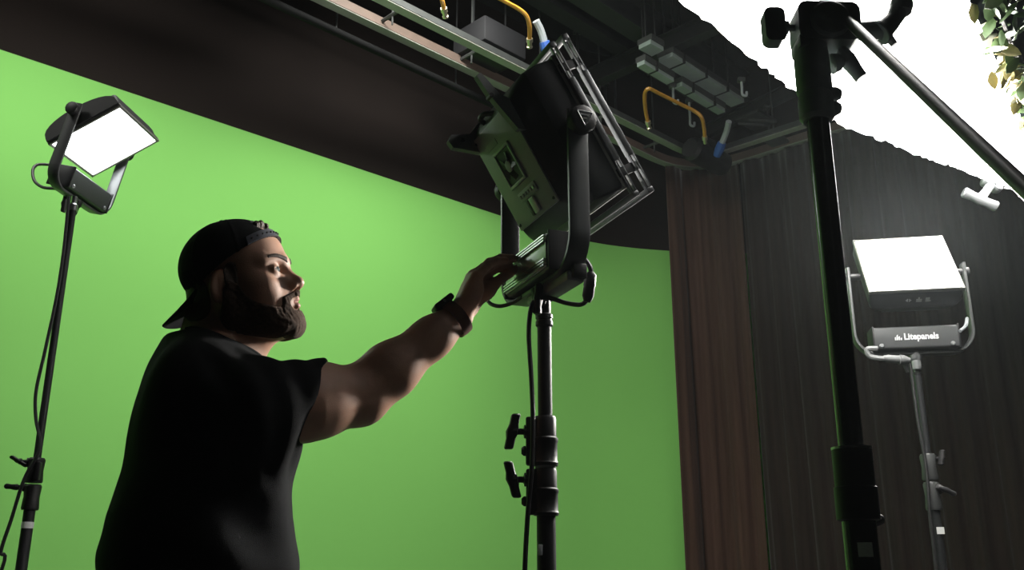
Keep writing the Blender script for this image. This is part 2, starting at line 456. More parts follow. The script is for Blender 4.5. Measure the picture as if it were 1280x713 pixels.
def cable_drop(pts, label):
    P = [ath(x, y, h) for x, y, h in pts]
    o = thing('cable_drop', label, 'cable', P[0])
    MB().tube(P, .022, 8, True, 4).build('cable', M_GREYCABLE, o)
    d = (P[-1] - P[-2]).normalized(); e = P[-1]
    MB().turned(e - d * .01, e + d * .1, [(0, .03), (.3, .034), (.6, .034), (1, .026)], 10).build('plug', M_BLUE, o)
    return o
cable_drop([(670, 26, 3.1), (676, 38, 3.06), (681, 54, 3.0)], 'grey cable with a blue plug above the top of the panel light')
cable_drop([(911, 152, 3.1), (908, 165, 3.06), (902, 180, 3.0)], 'grey cable with a blue plug beside the track corner')

# slatted light fixtures
def fixture(a, b, wd, label):
    a, b = Vector(a), Vector(b); d = (b - a).normalized(); n = Vector((-d.y, d.x, 0)).normalized()
    o = thing('batten_fixture', label, 'light fixture', a, 0, 'unlit ceiling battens'); ex = b - a
    def seg(z0, z1, w_): return [[p + n * s_ + Vector((0, 0, z)) for s_, z in ((-w_, z0), (w_, z0), (w_, z1), (-w_, z1))] for p in (a, b)]
    MB().loft(seg(0, .03, wd)).build('lens', M_LENS, o)
    MB().loft(seg(.03, .07, wd + .01)).build('body', M_GREYMETAL, o)
    L = ex.length
    k = 0
    while .12 + k * .27 < L - .05:
        p = a + d * (.12 + k * .27); mb = MB()
        mb.loft([[q + n * s_ + Vector((0, 0, z)) for s_, z in ((-wd - .013, -.003), (wd + .013, -.003), (wd + .013, .073), (-wd - .013, .073))] for q in (p, p + d * .014)])
        mb.build('strap', M_BLACKPLASTIC, o); k += 1
    for t in (.12, .88):
        q = a + ex * t; MB().cyl(q + Vector((0, 0, .07)), q + Vector((0, 0, 1.0)), .007, n=6).build('hanger', M_DARKSTEEL, o)
fixture(ath(806, 58, 3.3), ath(822, 67, 3.3), .05, 'stub end of an unlit ceiling batten by the cross beam')
fixture(ath(832, 74, 3.3), ath(922, 131, 3.3), .055, 'wide unlit strapped ceiling batten, longest of the battens')
fixture(ath(801, 82, 3.2), ath(838, 104, 3.2), .03, 'narrow unlit ceiling batten above the bend of the yellow hose loop')
fixture(ath(848, 109, 3.2), ath(902, 142, 3.2), .03, 'narrow unlit ceiling batten below the wide strapped batten')
for x, y0, y1, lb in ((842, 108, 128, 'small wire hook hanging at the left of the hose loop'), (863, 126, 156, 'small wire hook hanging inside the yellow hose loop'), (928, 100, 118, 'pale cord end hanging near the torn silk edge')):
    b = ath(x, y1, 3.1); zt = at(x, y0, b.y).z
    o = thing('wire_hook', lb, 'hook', b)
    MB().tube([Vector((b.x, b.y, zt)), b + Vector((0, 0, .05)), b, b + Vector((.025, 0, -.01)), b + Vector((.03, 0, .02))], .009, 6).build('wire', M_GREYCABLE, o)
    MB().box(Vector((b.x, b.y, zt)), (.05, .04, .03), None, .005).build('clip', M_GREYMETAL, o)
# black drum at the track corner
dc = ath(884, 196, 3.0)
o = thing('curtain_motor', 'black drum shaped curtain motor under the track corner', 'motor', dc)
MB().turned(dc - dA * .22, dc + dA * .22, [(0, .07), (.06, .09), (.5, .09), (.94, .09), (1, .07)], 20).build('drum', M_BLACKPLASTIC, o)
MB().box(dc + Vector((0, 0, .1)), (.16, .1, .06), rz, .006).build('bracket', M_DARKSTEEL, o)
for i_, (x, y) in enumerate(((945, 151), (944, 157))):
    pass
vc = ath(945, 153, 3.2)
o = thing('ceiling_vent', 'small dark vent with two pale slats near the track corner', 'vent', vc)
MB().box(vc + Vector((0, 0, .02)), (.26, .2, .03), rz, .004).build('plate', M_DARKSTEEL, o)
for dy in (-.045, .045):
    MB().box(vc + rz.to_3x3() @ Vector((0, dy, 0)), (.2, .018, .02), Matrix.Rotation(R(8), 4, 'Z'), .003).build('slat', M_GREYMETAL, o)

# ------------------------------------------------------------------ stands
def tknob(mb_or_parent, base, d, hd, stem=.03, ln=.06, r=.007, m=None, name='clamp_knob', wide=.012):
    base, d, hd = Vector(base), Vector(d).normalized(), Vector(hd).normalized()
    mb = MB(); e = base + d * stem
    mb.turned(base - d * .006, e, [(0, r * 1.7), (.3, r * 1.7), (.35, r * .8), (.7, r * .8), (.75, r * 1.3), (1, r * 1.3)], 10)
    u = d.cross(hd).normalized()
    rings = []
    for t, sw, sd in ((-1, .7, .6), (-.92, 1, .8), (-.4, .85, .8), (0, 1.05, 1.1), (.4, .85, .8), (.92, 1, .8), (1, .7, .6)):
        c = e + hd * (t * ln / 2)
        rings.append([c + d * (math.cos(a) * wide * sd) + u * (math.sin(a) * wide * .8 * sw) for a in [k * math.pi / 5 for k in range(10)]])
    mb.loft(rings)
    return mb.build(name, m or M_BLACKPLASTIC, mb_or_parent)

def tripod(o, x, y, ztop, r, m):
    hub = .62
    MB().cyl((x, y, hub - .04), (x, y, hub + .03), r * 1.5, n=16, bev=.004).build('leg_collar', M_BLACKPLASTIC, o)
    MB().cyl((x, y, .22), (x, y, .27), r * 1.5, n=16, bev=.004).build('brace_collar', M_BLACKPLASTIC, o)
    for k in range(3):
        a = 2 * math.pi * k / 3 + .5; dx, dy = math.cos(a), math.sin(a)
        lg = MB().tube([(x + dx * r * 1.3, y + dy * r * 1.3, hub), (x + dx * .5, y + dy * .5, .02)], .012, 8, False).build('leg', m, o)
        MB().cyl((x + dx * .49, y + dy * .49, .0), (x + dx * .505, y + dy * .505, .035), .018, n=10).build('rubber_foot', M_RUBBER, lg)
        MB().tube([(x + dx * r * 1.3, y + dy * r * 1.3, .245), (x + dx * .27, y + dy * .27, .30)], .008, 6, False).build('brace', m, o)

# --- middle stand
YM = 1.92
ms = at(680, 380, YM); mx, my = ms.x, ms.y
def zm(py, Y=YM, px=680): return at(px, py, Y).z
stand = thing('light_stand', 'black light stand with two knobs carrying the grey panel light', 'light stand', (mx, my, 0))
MB().turned((mx, my, zm(396)), (mx, my, zm(376)), [(0, .012), (.3, .012), (.35, .009), (1, .009)], 14).build('spigot', M_STEEL, stand)
MB().cyl((mx, my, zm(530)), (mx, my, zm(393)), .0145, n=20).build('upper_pole', M_BLACKPAINT, stand)
MB().turned((mx, my, zm(409)), (mx, my, zm(393)), [(0, .0155), (.1, .018), (.4, .018), (.45, .0162), (.6, .0162), (.65, .018), (.9, .018), (1, .015)], 20).build('top_ring', M_BLACKPLASTIC, stand)
MB().cyl((mx, my, .25), (mx, my, zm(640)), .0185, n=20).build('lower_pole', M_BLACKPAINT, stand)
for y0, y1, yk, hd in ((583, 521, 540, (.22, 0, 1)), (645, 586, 600, (-.25, 0, 1))):
    za, zb = zm(y0), zm(y1)
    MB().turned((mx, my, za), (mx, my, zb), [(0, .024), (.06, .0255), (.1, .0235), (.45, .0235), (.48, .025), (.55, .025), (.58, .022), (.94, .022), (1, .02)], 24).build('collar', M_BLACKPLASTIC, stand)
    MB().box((mx - .026, my, (za + zb) / 2), (.026, .026, (zb - za) * .97), None, .004).build('clamp_lug', M_BLACKPLASTIC, stand)
    tknob(stand, (mx - .038, my, zm(yk)), (-1, -.1, 0), hd, .028, .072, .008)
    MB().turned((mx - .036, my, za + (zb - za) * .3), (mx - .048, my, za + (zb - za) * .3), [(0, .01), (.6, .01), (1, .006)], 10).build('bolt', M_BLACKPLASTIC, stand)
MB().turned((mx, my, zm(586)), (mx, my, zm(583)), [(0, .021), (1, .021)], 20).build('ring', M_GREYPAINT, stand)
MB().box((mx - .012, my - .016, zm(688)), (.008, .006, .02), None, .001).build('label_tab', M_WHITE, stand)
tripod(stand, mx, my, 0, .0185, M_BLACKPAINT)

# --- left stand
YL = 3.30
ls = at(93, 248, YL); lx, ly = ls.x, ls.y
def zl(py): return at(60, py, YL).z
lst = thing('light_stand', 'slim black light stand at far left with white tape band', 'light stand', (lx, ly, 0))
MB().cyl((lx, ly, zl(580)), (lx, ly, zl(262)), .0125, n=16).build('upper_pole', M_BLACKPAINT, lst)
MB().turned((lx, ly, zl(264)), (lx, ly, zl(246)), [(0, .016), (.4, .016), (.5, .011), (1, .011)], 14).build('spigot', M_STEEL, lst)
MB().cyl((lx, ly, .25), (lx, ly, zl(630)), .0185, n=16).build('lower_pole', M_BLACKPAINT, lst)
for y0, y1 in ((604, 573), (638, 606)):
    MB().turned((lx, ly, zl(y0)), (lx, ly, zl(y1)), [(0, .026), (.08, .028), (.5, .025), (.92, .028), (1, .024)], 18).build('collar', M_BLACKPLASTIC, lst)
for yk, hd in ((578, (-.8, 0, .45)), (610, (-1, 0, .1))):
    tknob(lst, (lx - .024, ly - .01, zl(yk)), (-.9, -.4, 0), hd, .028, .06, .008)
MB().cyl((lx, ly, zl(661)), (lx, ly, zl(653)), .0195, n=16).build('tape_band', M_TAPE, lst)
MB().box((lx + .018, ly - .022, zl(590)), (.02, .02, .06), None, .004).build('clamp_lug', M_BLACKPLASTIC, lst)
tripod(lst, lx, ly, 0, .0185, M_BLACKPAINT)

# --- right stand
YR = 3.22
rs = at(1143, 440, YR); rx, ry = rs.x, rs.y
def zr(py): return at(1160, py, YR).z
rst = thing('light_stand', 'slim dark light stand before the curtain with a white tape patch', 'light stand', (rx, ry, 0))
MB().turned((rx, ry, zr(470)), (rx, ry, zr(438)), [(0, .011), (.1, .018), (.14, .011), (.4, .011), (.42, .02), (.85, .02), (1, .012)], 16).build('spigot', M_STEEL, rst)
MB().cyl((rx, ry, zr(575)), (rx, ry, zr(468)), .0125, n=16).build('upper_pole', M_ALU if False else mat('grey_anodised_pole', (.05, .053, .056), .35, .6, .1, 50), rst)
MB().cyl((rx, ry, .25), (rx, ry, zr(630)), .0175, n=16).build('lower_pole', M_BLACKPAINT, rst)
for y0, y1 in ((601, 568), (638, 603)):
    MB().turned((rx, ry, zr(y0)), (rx, ry, zr(y1)), [(0, .024), (.08, .026), (.5, .023), (.92, .026), (1, .022)], 18).build('collar', mat('grey_plastic', (.035, .038, .038), .5), rst)
tknob(rst, (rx + .02, ry - .012, zr(574)), (.6, -.8, 0), (.25, 0, 1), .022, .05, .007)
tknob(rst, (rx + .02, ry - .012, zr(614)), (.6, -.8, 0), (1, 0, -.5), .022, .06, .007)
MB().box((rx + .004, ry - .0185, zr(664)), (.024, .003, .022)).build('tape_patch', M_TAPE, rst)
tripod(rst, rx, ry, 0, .0175, M_BLACKPAINT)

# --- big foreground stand with grip head and boom
YB = 1.35
bs = at(1022, 150, YB); bx, by = bs.x, bs.y
def zb_(py): return at(1040, py, YB).z
bst = thing('boom_stand', 'thick black stand in front of the curtain holding the grip head', 'boom stand', (bx, by, 0))
M_POLE = mat('black_anodised_tube', (.06, .065, .065), .22, .5, .1, 40)
MB().cyl((bx, by, zb_(575)), (bx, by, zb_(146)), .0172, n=28).build('upper_pole', M_POLE, bst)
MB().cyl((bx, by, .25), (bx, by, zb_(640)), .0225, n=28).build('lower_pole', M_POLE, bst)
MB().turned((bx, by, zb_(652)), (bx, by, zb_(560)), [(0, .025), (.02, .029), (.45, .029), (.47, .0272), (.97, .0272), (1, .022)], 28).build('collar', M_BLACKPLASTIC, bst)
MB().turned((bx, by, zb_(562.5)), (bx, by, zb_(559.5)), [(0, .0275), (1, .0275)], 28).build('ring', M_STEEL, bst)
MB().turned((bx + .014, by + .02, zb_(648)), (bx + .045, by + .04, zb_(648)), [(0, .01), (.7, .01), (1, .007)], 12).build('clamp_bolt', M_BLACKPLASTIC, bst)
a0, a1 = R(238), R(288)
mbt = MB(); rr = .0231
ringp = lambda z: [Vector((bx + rr * math.cos(a0 + (a1 - a0) * k / 6), by + rr * math.sin(a0 + (a1 - a0) * k / 6), z)) for k in range(7)]
A_, B_ = ringp(zb_(697)), ringp(zb_(679))
mbt.add(A_ + B_, [(k, k + 1, k + 8, k + 7) for k in range(6)]).build('tape_patch', M_PALETAPE, bst)
tripod(bst, bx, by, 0, .0225, M_POLE)

# grip head: sleeve, block, knobs
M_GRIP = mat('hazed_cast_grip', (.18, .205, .205), .5, .1, .15, 40, .1, 300)  # grey lifted above black so the haze veil sits in the colour
zh = zb_(36)
gh = thing('grip_head', 'black grip head with a flat knob clamped on top of the boom stand', 'grip head', (bx, by, zb_(150)))
hx = at(1031, 36, YB).x
MB().turned((bx, by, zb_(152)), (bx, by, zb_(60)), [(0, .022), (.05, .027), (.3, .027), (.36, .0245), (.4, .0275), (.8, .0275), (1, .026)], 24).build('sleeve', M_GRIP, gh)
mbk = MB(); pl = rrect(.049, .034, .014, 4)
mbk.prism(pl, (hx, by, zh), (1, 0, -.03), (0.03, 0, 1), (0, 1, 0), .052)
mbk.box((hx - .036, by, zh - .034), (.028, .05, .02), None, .003)
mbk.build('clamp_block', M_GRIP, gh)
MB().turned((hx, by - .026, zh + .0), (hx, by - .034, zh + .0), [(0, .032), (.6, .032), (1, .028)], 28).build('clamp_disc', M_GRIP, gh)
e0 = Vector((hx - .046, by, zh + .002))
mbk = MB(); mbk.turned(e0, e0 + Vector((-.026, 0, 0)), [(0, .006), (.5, .006), (.5, .011), (.8, .011), (.85, .015), (1, .015)], 14)
pl2 = rrect(.0165, .030, .010, 4)
mbk.prism([(x, y) for x, y in pl2], e0 + Vector((-.036, 0, 0)), (1, 0, 0), (0, 0, 1), (0, 1, 0), .026)
mbk.build('flat_knob', M_GRIP, gh)
# right-hand side arm with ratchet handle
q0 = Vector((hx + .046, by + .006, zh - .002)); q1 = at(1102, 38, YB); q2 = at(1117, 24, YB); q3 = at(1126, 8, YB)
MB().tube([q0, q0.lerp(q1, .5), q1], .0155, 14, False).build('side_spindle', M_GRIP, gh)
mbk = MB(); mbk.tube([q1 + Vector((-.006, 0, -.006)), q1 + Vector((.006, 0, .004)), q2, q3], [.021, .0225, .022, .0205, .019, .0175, .0165, .016, .0155, .015, .0145, .014, .0135, .014, .0145, .015, .0155, .016, .0162], 16, True, 6)
mbk.turned(q3 + Vector((-.002, 0, -.016)), q3 + Vector((.004, 0, .018)), [(0, .011), (.15, .0165), (.5, .0185), (.85, .0165), (1, .01)], 16)
mbk.build('ratchet_handle', M_GRIP, gh)
MB().turned(at(1110, 46, YB), at(1118, 56, YB), [(0, .008), (1, .006)], 10).build('set_screw', M_CASTALU, gh)
# lower T handle on the sleeve
b0 = at(1040, 80, YB); b1 = at(1058, 76, YB)
MB().turned(b0, b1, [(0, .017), (.5, .014), (.55, .009), (1, .009)], 12).build('knob_stem', M_GRIP, gh)
k0, k1 = at(1050, 62, YB), at(1077, 98, YB); dk = (k1 - k0).normalized(); rings = []
for t, r_ in ((0, .009), (.08, .012), (.35, .0155), (.5, .0145), (.75, .0125), (.96, .0125), (1, .011)):
    c = k0.lerp(k1, t); u, v_, _ = basis(dk); rings.append([c + u * (r_ * math.cos(a)) + v_ * (r_ * .8 * math.sin(a)) for a in [k * math.pi / 7 for k in range(14)]])
MB().loft(rings).build('tee_handle', M_GRIP, gh)
for y_, ww in ((118, .008), (136, .007)):
    c = at(1041, y_, YB); MB().turned(c + Vector((-.012, 0, 0)), c + Vector((.012, 0, 0)), [(0, .012), (.7, .012), (1, .008)], 14).build('side_bolt', M_GRIP, gh)

# boom arm
g0 = at(1290, 244, .80); g1 = at(1064, 30, YB - .043); gd = (g1 - g0).normalized()
ba = g0 - gd * .25; bb = g1 + gd * .22
boom = thing('light_boom', 'long grey metal boom pole crossing diagonally before the glowing silk', 'boom arm', ba)
MB().cyl(ba, bb, .0082, n=20, bev=.001).build('tube', mat('grey_satin_tube', (.13, .14, .14), .42, .2, .08, 60), boom)
MB().cyl(ba - gd * .02, ba + gd * .02, .0095, n=16).build('end_cap', M_RUBBER, boom)

# silver T-handle clamp at the silk's edge
tc_ = ath(1236, 229, HS - .01)
o = thing('tee_clamp', 'silver tee handled clamp gripping the lower edge of the silk', 'clamp', tc_)
th0 = at(1204, 240, tc_.y - .05); th1 = at(1246, 259, tc_.y - .05); tm = (th0 + th1) / 2; hd = (th1 - th0).normalized()
u, v_, _ = basis(hd); rings = []
for t, r_ in ((0, .017), (.04, .021), (.3, .0175), (.5, .021), (.7, .0175), (.96, .021), (1, .018)):
    c = th0.lerp(th1, t); rings.append([c + u * (r_ * math.cos(a)) + v_ * (r_ * math.sin(a)) for a in [k * math.pi / 6 for k in range(12)]])
MB().loft(rings).build('tee_handle', M_CASTALU, o)
MB().turned(tm, at(1238, 232, tc_.y), [(0, .02), (.5, .016), (1, .018)], 12).build('stem', M_CASTALU, o)
mbk = MB()
for x, y in ((1233, 227), (1247, 235)):
    c = at(x, y, tc_.y); mbk.turned(c + Vector((0, -.02, 0)), c + Vector((0, .03, 0)), [(0, .012), (.2, .017), (.8, .017), (1, .012)], 12)
mbk.box((at(1234, 224, tc_.y) + at(1250, 231, tc_.y)) / 2 + Vector((0, 0, 0)), (.09, .035, .03), Matrix.Rotation(.35, 4, 'Y'), .006)
mbk.build('jaw', M_CASTALU, o)

# ------------------------------------------------------------------ black flag with a garland of leaves (upper right)
HF = 1.42
fa, fb = ath(1222, -6, HF), ath(1288, 150, HF)
fd = (fb - fa).normalized(); fn = Vector((fd.y, -fd.x, 0))
o = thing('black_flag', 'black cloth flag hung level at the top right corner below the silk', 'flag', fa)
p0 = fa - fd * .12 - fn * .022; p1 = fb + fd * .3 - fn * .022
th = Vector((0, 0, .006))
MB().loft([[p0, p0 + fn * .7, p0 + fn * .7 + th, p0 + th], [p1, p1 + fn * .7, p1 + fn * .7 + th, p1 + th]]).build('cloth', mat('black_duvetyne', (.0022, .0028, .0028), .95, 0, .3, 20, spec=0), o)
for q in (fa.lerp(fb, .56),):
    MB().cyl(q + fn * .03 + Vector((0, 0, -.012)), q + fn * .72 + Vector((0, 0, -.012)), .012, n=10).build('frame_bar', mat('grey_frame_bar', (.012, .014, .014), .5, 0, .08, 40), o)
gar = thing('leaf_garland', 'garland of green leaves and torn pale scraps along the black flag edge', 'garland', fa)
stem = [fa - fd * .1, fa.lerp(fb, .25) + Vector((0, 0, -.012)), fa.lerp(fb, .5), fa.lerp(fb, .75) + Vector((0, 0, -.01)), fb + fd * .1]
MB().tube([p + Vector((0, 0, -.012)) + fn * .035 for p in stem], .006, 6).build('stem', mat('leaf_stem_brown', (.008, .006, .004), .8), gar)
def leaf_mesh(name, m, scrap=False):
    out = [(-.5, 0), (-.3, .18), (0, .26), (.3, .16), (.5, 0), (.3, -.16), (0, -.26), (-.3, -.18)]
    if scrap: out = [(-.5, .1), (-.28, .26), (.02, .2), (.22, .3), (.5, .05), (.38, -.2), (.05, -.16), (-.3, -.28)]
    mb = MB(); n = len(out)
    vs = [Vector((x, y, .05 * math.cos(x * 3) + .06 * abs(y))) for x, y in out]; c = Vector((0, 0, .02))
    t = Vector((0, 0, .02))
    mb.add(vs + [c] + [p + t for p in vs] + [c + t], [(k, (k + 1) % n, n) for k in range(n)] + [(n + 1 + (k + 1) % n, n + 1 + k, 2 * n + 1) for k in range(n)] + [(k, n + 1 + k, n + 1 + (k + 1) % n, (k + 1) % n) for k in range(n)])
    ob = mb.build(name, m, gar, local=True); return ob
srcs = [leaf_mesh('leaf', mat('leaf_green_dark', (.022, .048, .015), .6, 0, .3, 6)), leaf_mesh('leaf', mat('leaf_green_mid', (.05, .10, .026), .6, 0, .3, 6)), leaf_mesh('leaf', mat('leaf_yellow', (.20, .17, .06), .7, 0, .3, 6)), leaf_mesh('torn_scrap', mat('pale_torn_scrap', (.38, .38, .31), .8, 0, .15, 8), True)]
rnd = random.Random(5); used = set()
def put_leaf(si, pos, size):
    s = srcs[si]
    if si in used:
        s2 = s.copy(); COL.objects.link(s2); s2.parent = gar; s = s2
    used.add(si)
    s.location = pos - fa; s.scale = (size, size, size); s.rotation_euler = (rnd.uniform(-1.2, 1.2), rnd.uniform(-1.2, 1.2), rnd.uniform(0, 6.28))
for k in range(110):
    t = rnd.uniform(-.12, 1.0) ; off = rnd.gauss(.012, .022)
    if t < .25: off += rnd.uniform(0, .08)
    si = rnd.choice([0, 0, 0, 1, 1, 2])
    if off < .02: si = rnd.choice([1, 2, 2])
    put_leaf(si, fa + fd * (t * (fb - fa).length) + fn * off + Vector((0, 0, rnd.uniform(-.05, -.012))), rnd.uniform(.035, .07))
for x, y, sz in ((1226, 28, .08), (1233, 42, .075), (1240, 52, .06), (1250, 66, .05), (1262, 100, .07), (1268, 112, .06), (1274, 126, .07), (1254, 78, .045), (1232, 32, .05)):
    put_leaf(3, ath(x, y, HF) + Vector((0, 0, -.02)), sz)

# ------------------------------------------------------------------ LED panel lights
def panel_light(label, pivot, yaw, tilt, bz, ya, yoke_tilt=0., lit=M_LED, accessory=False, plate_text=False, hw=.152, hh=.15, psu=.13, psu_back=.045, paint=None, curved=False):
    pivot = Vector(pivot)
    x = Vector((math.cos(yaw), math.sin(yaw), 0)); y = Vector((-math.sin(yaw), math.cos(yaw), 0)); z = Vector((0, 0, 1))
    cy, sy = math.cos(yoke_tilt), math.sin(yoke_tilt)
    ky, kz = y * cy + z * sy, z * cy - y * sy               # yoke frame
    ct, st = math.cos(tilt), math.sin(tilt)
    hy, hz = y * ct + z * st, z * ct - y * st               # head frame
    base = pivot - kz * bz
    o = thing('panel_light', label, 'panel light', base, yaw)
    YK = lambda a, b, c: base + x * a + ky * b + kz * c
    HD = lambda a, b, c: pivot + x * a + hy * b + hz * c
    MX = lambda X, Y, Z: Matrix((X, Y, Z)).transposed().to_4x4()
    RY, RH = MX(x, ky, kz), MX(x, hy, hz)
    paint = paint or M_GREYPAINT
    # yoke: flat bar bent to a U
    path = [(ya, bz + .03)]; rc = .075
    for k in range(9):
        a = k / 8 * math.pi / 2; path.append((ya - rc + rc * math.cos(a), rc - rc * math.sin(a)))
    path += [(-p, q) for p, q in reversed(path)]
    rings = []; bw, bt = .022, .0055
    for i, (px_, pz_) in enumerate(path):
        q0, q1 = path[max(i - 1, 0)], path[min(i + 1, len(path) - 1)]
        d = Vector((q1[0] - q0[0], q1[1] - q0[1])).normalized(); nx, nz = -d.y, d.x
        rings.append([YK(px_ + nx * s * bt, b * bw, pz_ + nz * s * bt) for s, b in ((-1, -.8), (-.6, -1), (.6, -1), (1, -.8), (1, .8), (.6, 1), (-.6, 1), (-1, .8))])
    yk = MB().loft(rings).build('yoke', mat('yoke_bar_paint', (.10, .105, .105), .38, .2, .08, 60) , o)
    # power supply on the yoke foot
    pz0, pz1 = .010, .088
    mb = MB(); rings = []
    for xx in (-psu, psu):
        rings.append([YK(xx, b, (pz0 + pz1) / 2 + c) for b, c in rrect(psu_back, (pz1 - pz0) / 2, .008, 3)])
    ps = mb.loft(rings).build('power_supply', mat('psu_grey', (.075, .08, .082), .45, .3, .06, 40), o)
    for sx in (-1, 1):
        mb = MB().box(YK(sx * (psu + .003), 0, .049), (.006, psu_back * 2 + .006, .084), RY, .002)
        mb.build('end_cheek', M_BLACKPLASTIC, ps)
        MB().turned(YK(sx * (psu - .02), psu_back - .002, .022), YK(sx * (psu - .02), psu_back + .006, .022), [(0, .008), (.6, .008), (1, .005)], 12).build('bolt', M_CASTALU, ps)
    # finned back face
    MB().box(YK(0, -psu_back - .002, .05), (psu * 1.9, .004, .07), RY, .001).build('back_plate', mat('anodised_back_plate', (.50, .52, .52), .4, .5, .05, 40), ps)
    for c in (.019, .025, .031, .069, .075, .081):
        MB().box(YK(0, -psu_back - .006, c), (psu * 1.9, .007, .0026), RY).build('fin', M_ALU, ps)
    # receiver and locking lever
    MB().turned(YK(0, 0, -.055), YK(0, 0, .006), [(0, .015), (.1, .017), (.5, .017), (.6, .022), (.9, .024), (1, .02)], 18).build('receiver', M_BLACKPLASTIC if not plate_text else M_CASTALU, o)
    tknob(o, YK(.012, -.01, -.03), x * .8 - ky * .6, kz * 1 + x * .25, .022, .062, .007, name='receiver_knob')
    # head housing: lofted back
    prof = [(.040, hw, hh), (.0, hw, hh), (-.03, hw * .93, hh * .975), (-.055, hw * .76, hh * .87), (-.068, hw * .66, hh * .78), (-.072, hw * .62, hh * .74)]
    rings = [[HD(a, b, c) for a, c in rrect(W, H, .012, 3)] for b, W, H in [(b * (.62 if curved and b < 0 else 1), W, H) for b, W, H in prof]]
    hd_ = MB().loft(rings).build('housing', mat('housing_black_sides', (.03, .032, .034), .45, .1, .1, 40, .1, 600) , o, 25)
    wb, hb = hw * .62, hh * .74
    MB().box(HD(0, -.0735 * (.62 if curved else 1), 0), (wb * 2, .005, hb * 2), RH, .002).build('back_cover', paint, hd_)
    if curved:      # arched side cheeks
        for sx in (-1, 1):
            poly = [(.042, -hh), (.042, hh)] + [(.03 - .062 * math.sin(math.pi * k / 14) ** .8, hh * math.cos(math.pi * k / 14)) for k in range(0, 15)]
            MB().prism(poly, HD(sx * (hw + .006), 0, 0), hy, hz, x, .012).build('side_cheek', M_BLACKPLASTIC, hd_)
    # front frame and diffuser
    mb = MB(); fw = .010
    for sx in (-1, 1): mb.box(HD(sx * (hw - fw / 2 + .002), .045, 0), (fw, .014, hh * 2 + .006), RH, .0015)
    for sz in (-1, 1): mb.box(HD(0, .045, sz * (hh - fw / 2 + .002)), (hw * 2, .014, fw), RH, .0015)
    mb.build('front_frame', mat('grey_front_frame', (.22, .22, .2), .45, .4, .06, 60), o)
    MB().box(HD(0, .044, 0), (hw * 2 - fw * 1.6, .006, hh * 2 - fw * 1.6), RH).build('diffuser', (lit if lit else M_LEDOFF), o)
    # tilt knobs on the arms
    kf = 1. if accessory else (.85 if curved else .55)
    for sx in (-1, 1):
        mb = MB(); c0 = HD(sx * (hw - .004), 0, 0); c1 = YK(sx * (ya + .006), 0, bz)
        mb.cyl(c0, c1, .012, n=14)
        mb.turned(YK(sx * (ya + .004), 0, bz), YK(sx * (ya + .034 * kf), 0, bz), [(0, .016 * kf), (.15, .0285 * kf), (.75, .03 * kf), (.9, .028 * kf), (1, .022 * kf)], 12)
        kn = mb.build('tilt_knob', M_BLACKPLASTIC, o)
        if sx == 1 and accessory:
            tri = [(-.017, .012), (.017, .012), (0, -.019)]
            mb = MB()
            for k in range(3):
                a, b = Vector(tri[k]), Vector(tri[(k + 1) % 3])
                mb.tube([YK(ya + .0345, a.x, bz + a.y), YK(ya + .0345, b.x, bz + b.y)], .0013, 6, False)
            for hgt in (.004, -.003):
                wv = .017 * (1 - (.012 - hgt) / .031) - .004
                mb.tube([YK(ya + .0345, -wv, bz + hgt), YK(ya + .0345, wv, bz + hgt)], .0012, 6, False)
            mb.build('emblem', M_ALU, kn)
    if plate_text:
        # icons on the underside lip and lettering on the plate
        vs, fs = text_mesh('Litepanels', .031, .0006, .0011)
        x0, x1 = min(v.x for v in vs), max(v.x for v in vs); Wd = x1 - x0
        # plate is seen from its +y side: reading direction is -x
        T = lambda v: YK(-(v.x - x0 - Wd / 2 + .018) * .9, psu_back + .0012 + v.z, .05 + v.y)
        MB().add([T(v) for v in vs], fs).build('lettering', M_WHITE, ps)
        mb = MB()
        for k, (ht, off) in enumerate(((.018, 0), (.030, .010), (.022, .020), (.013, .030))):
            cx = Wd / 2 * .9 - .018 + .006 + .024 - off * .62
            for _ in (0,):
                ht *= .66; mb.prism([(-.0023, -.0105), (.0023, -.0105), (.0023, -.0105 + ht), (-.0023, -.0105 + ht * .8)], YK(cx, psu_back + .0012, .05), -x, kz, ky, .0012)
        mb.build('logo', M_WHITE, ps)
        def ic(poly, cx): MB().prism(poly, HD(cx, .005, -hh - .0005), -x, hy, -hz, .002).build('icon', mat('dim_icon_print', (.35, .37, .37), .6), hd_)
        ic([(-.010, 0), (-.002, -.007), (-.002, .007)], .022); ic([(.010, 0), (.002, -.007), (.002, .007)], .022)
        ic([(-.009, -.008), (.009, -.008), (.009, .004), (.002, .004), (.002, .011), (-.003, .011), (-.003, .004), (-.009, .004)], -.012)
        ic([(-.009, -.008), (.006, -.008), (.009, -.004), (.004, 0), (.004, .009), (-.009, .009)], -.042)
    if accessory:
        # deep accessory frames on the front, with slotted ends
        for yy, W, H, nm in ((.052, hw + .004, hh + .022, 'accessory_frame'), (.088, hw + .006, hh + .028, 'accessory_frame')):
            mb = MB()
            for sx in (-1, 1):
                mb.box(HD(sx * W, yy, 0), (.014, .016, H * 1.1), RH, .002)
                for sz in (-1, 1):
                    for e in (-1, 1): mb.box(HD(sx * W, yy + e * .0062, sz * H * .77), (.009, .0028, H * .46), RH, .0006)
            for sz in (-1, 1): mb.box(HD(0, yy, sz * H), (W * 2 + .012, .016, .012), RH, .002)
            mb.build(nm, mat('slot_frame_grey', (.09, .092, .095), .35, .5, .08, 60), o)
        for sx in (-1, 1):
            for sz in (-.8, .8): MB().box(HD(sx * (hw + .004), .066, sz * hh), (.008, .05, .02), RH, .002).build('frame_bracket', M_BLACKPLASTIC, o)
            MB().box(HD(sx * (hw + .012), .02, .0), (.012, .03, .05), RH, .004).build('pivot_plate', M_BLACKPLASTIC, o)
    return o, HD, YK, RY, RH, hd_

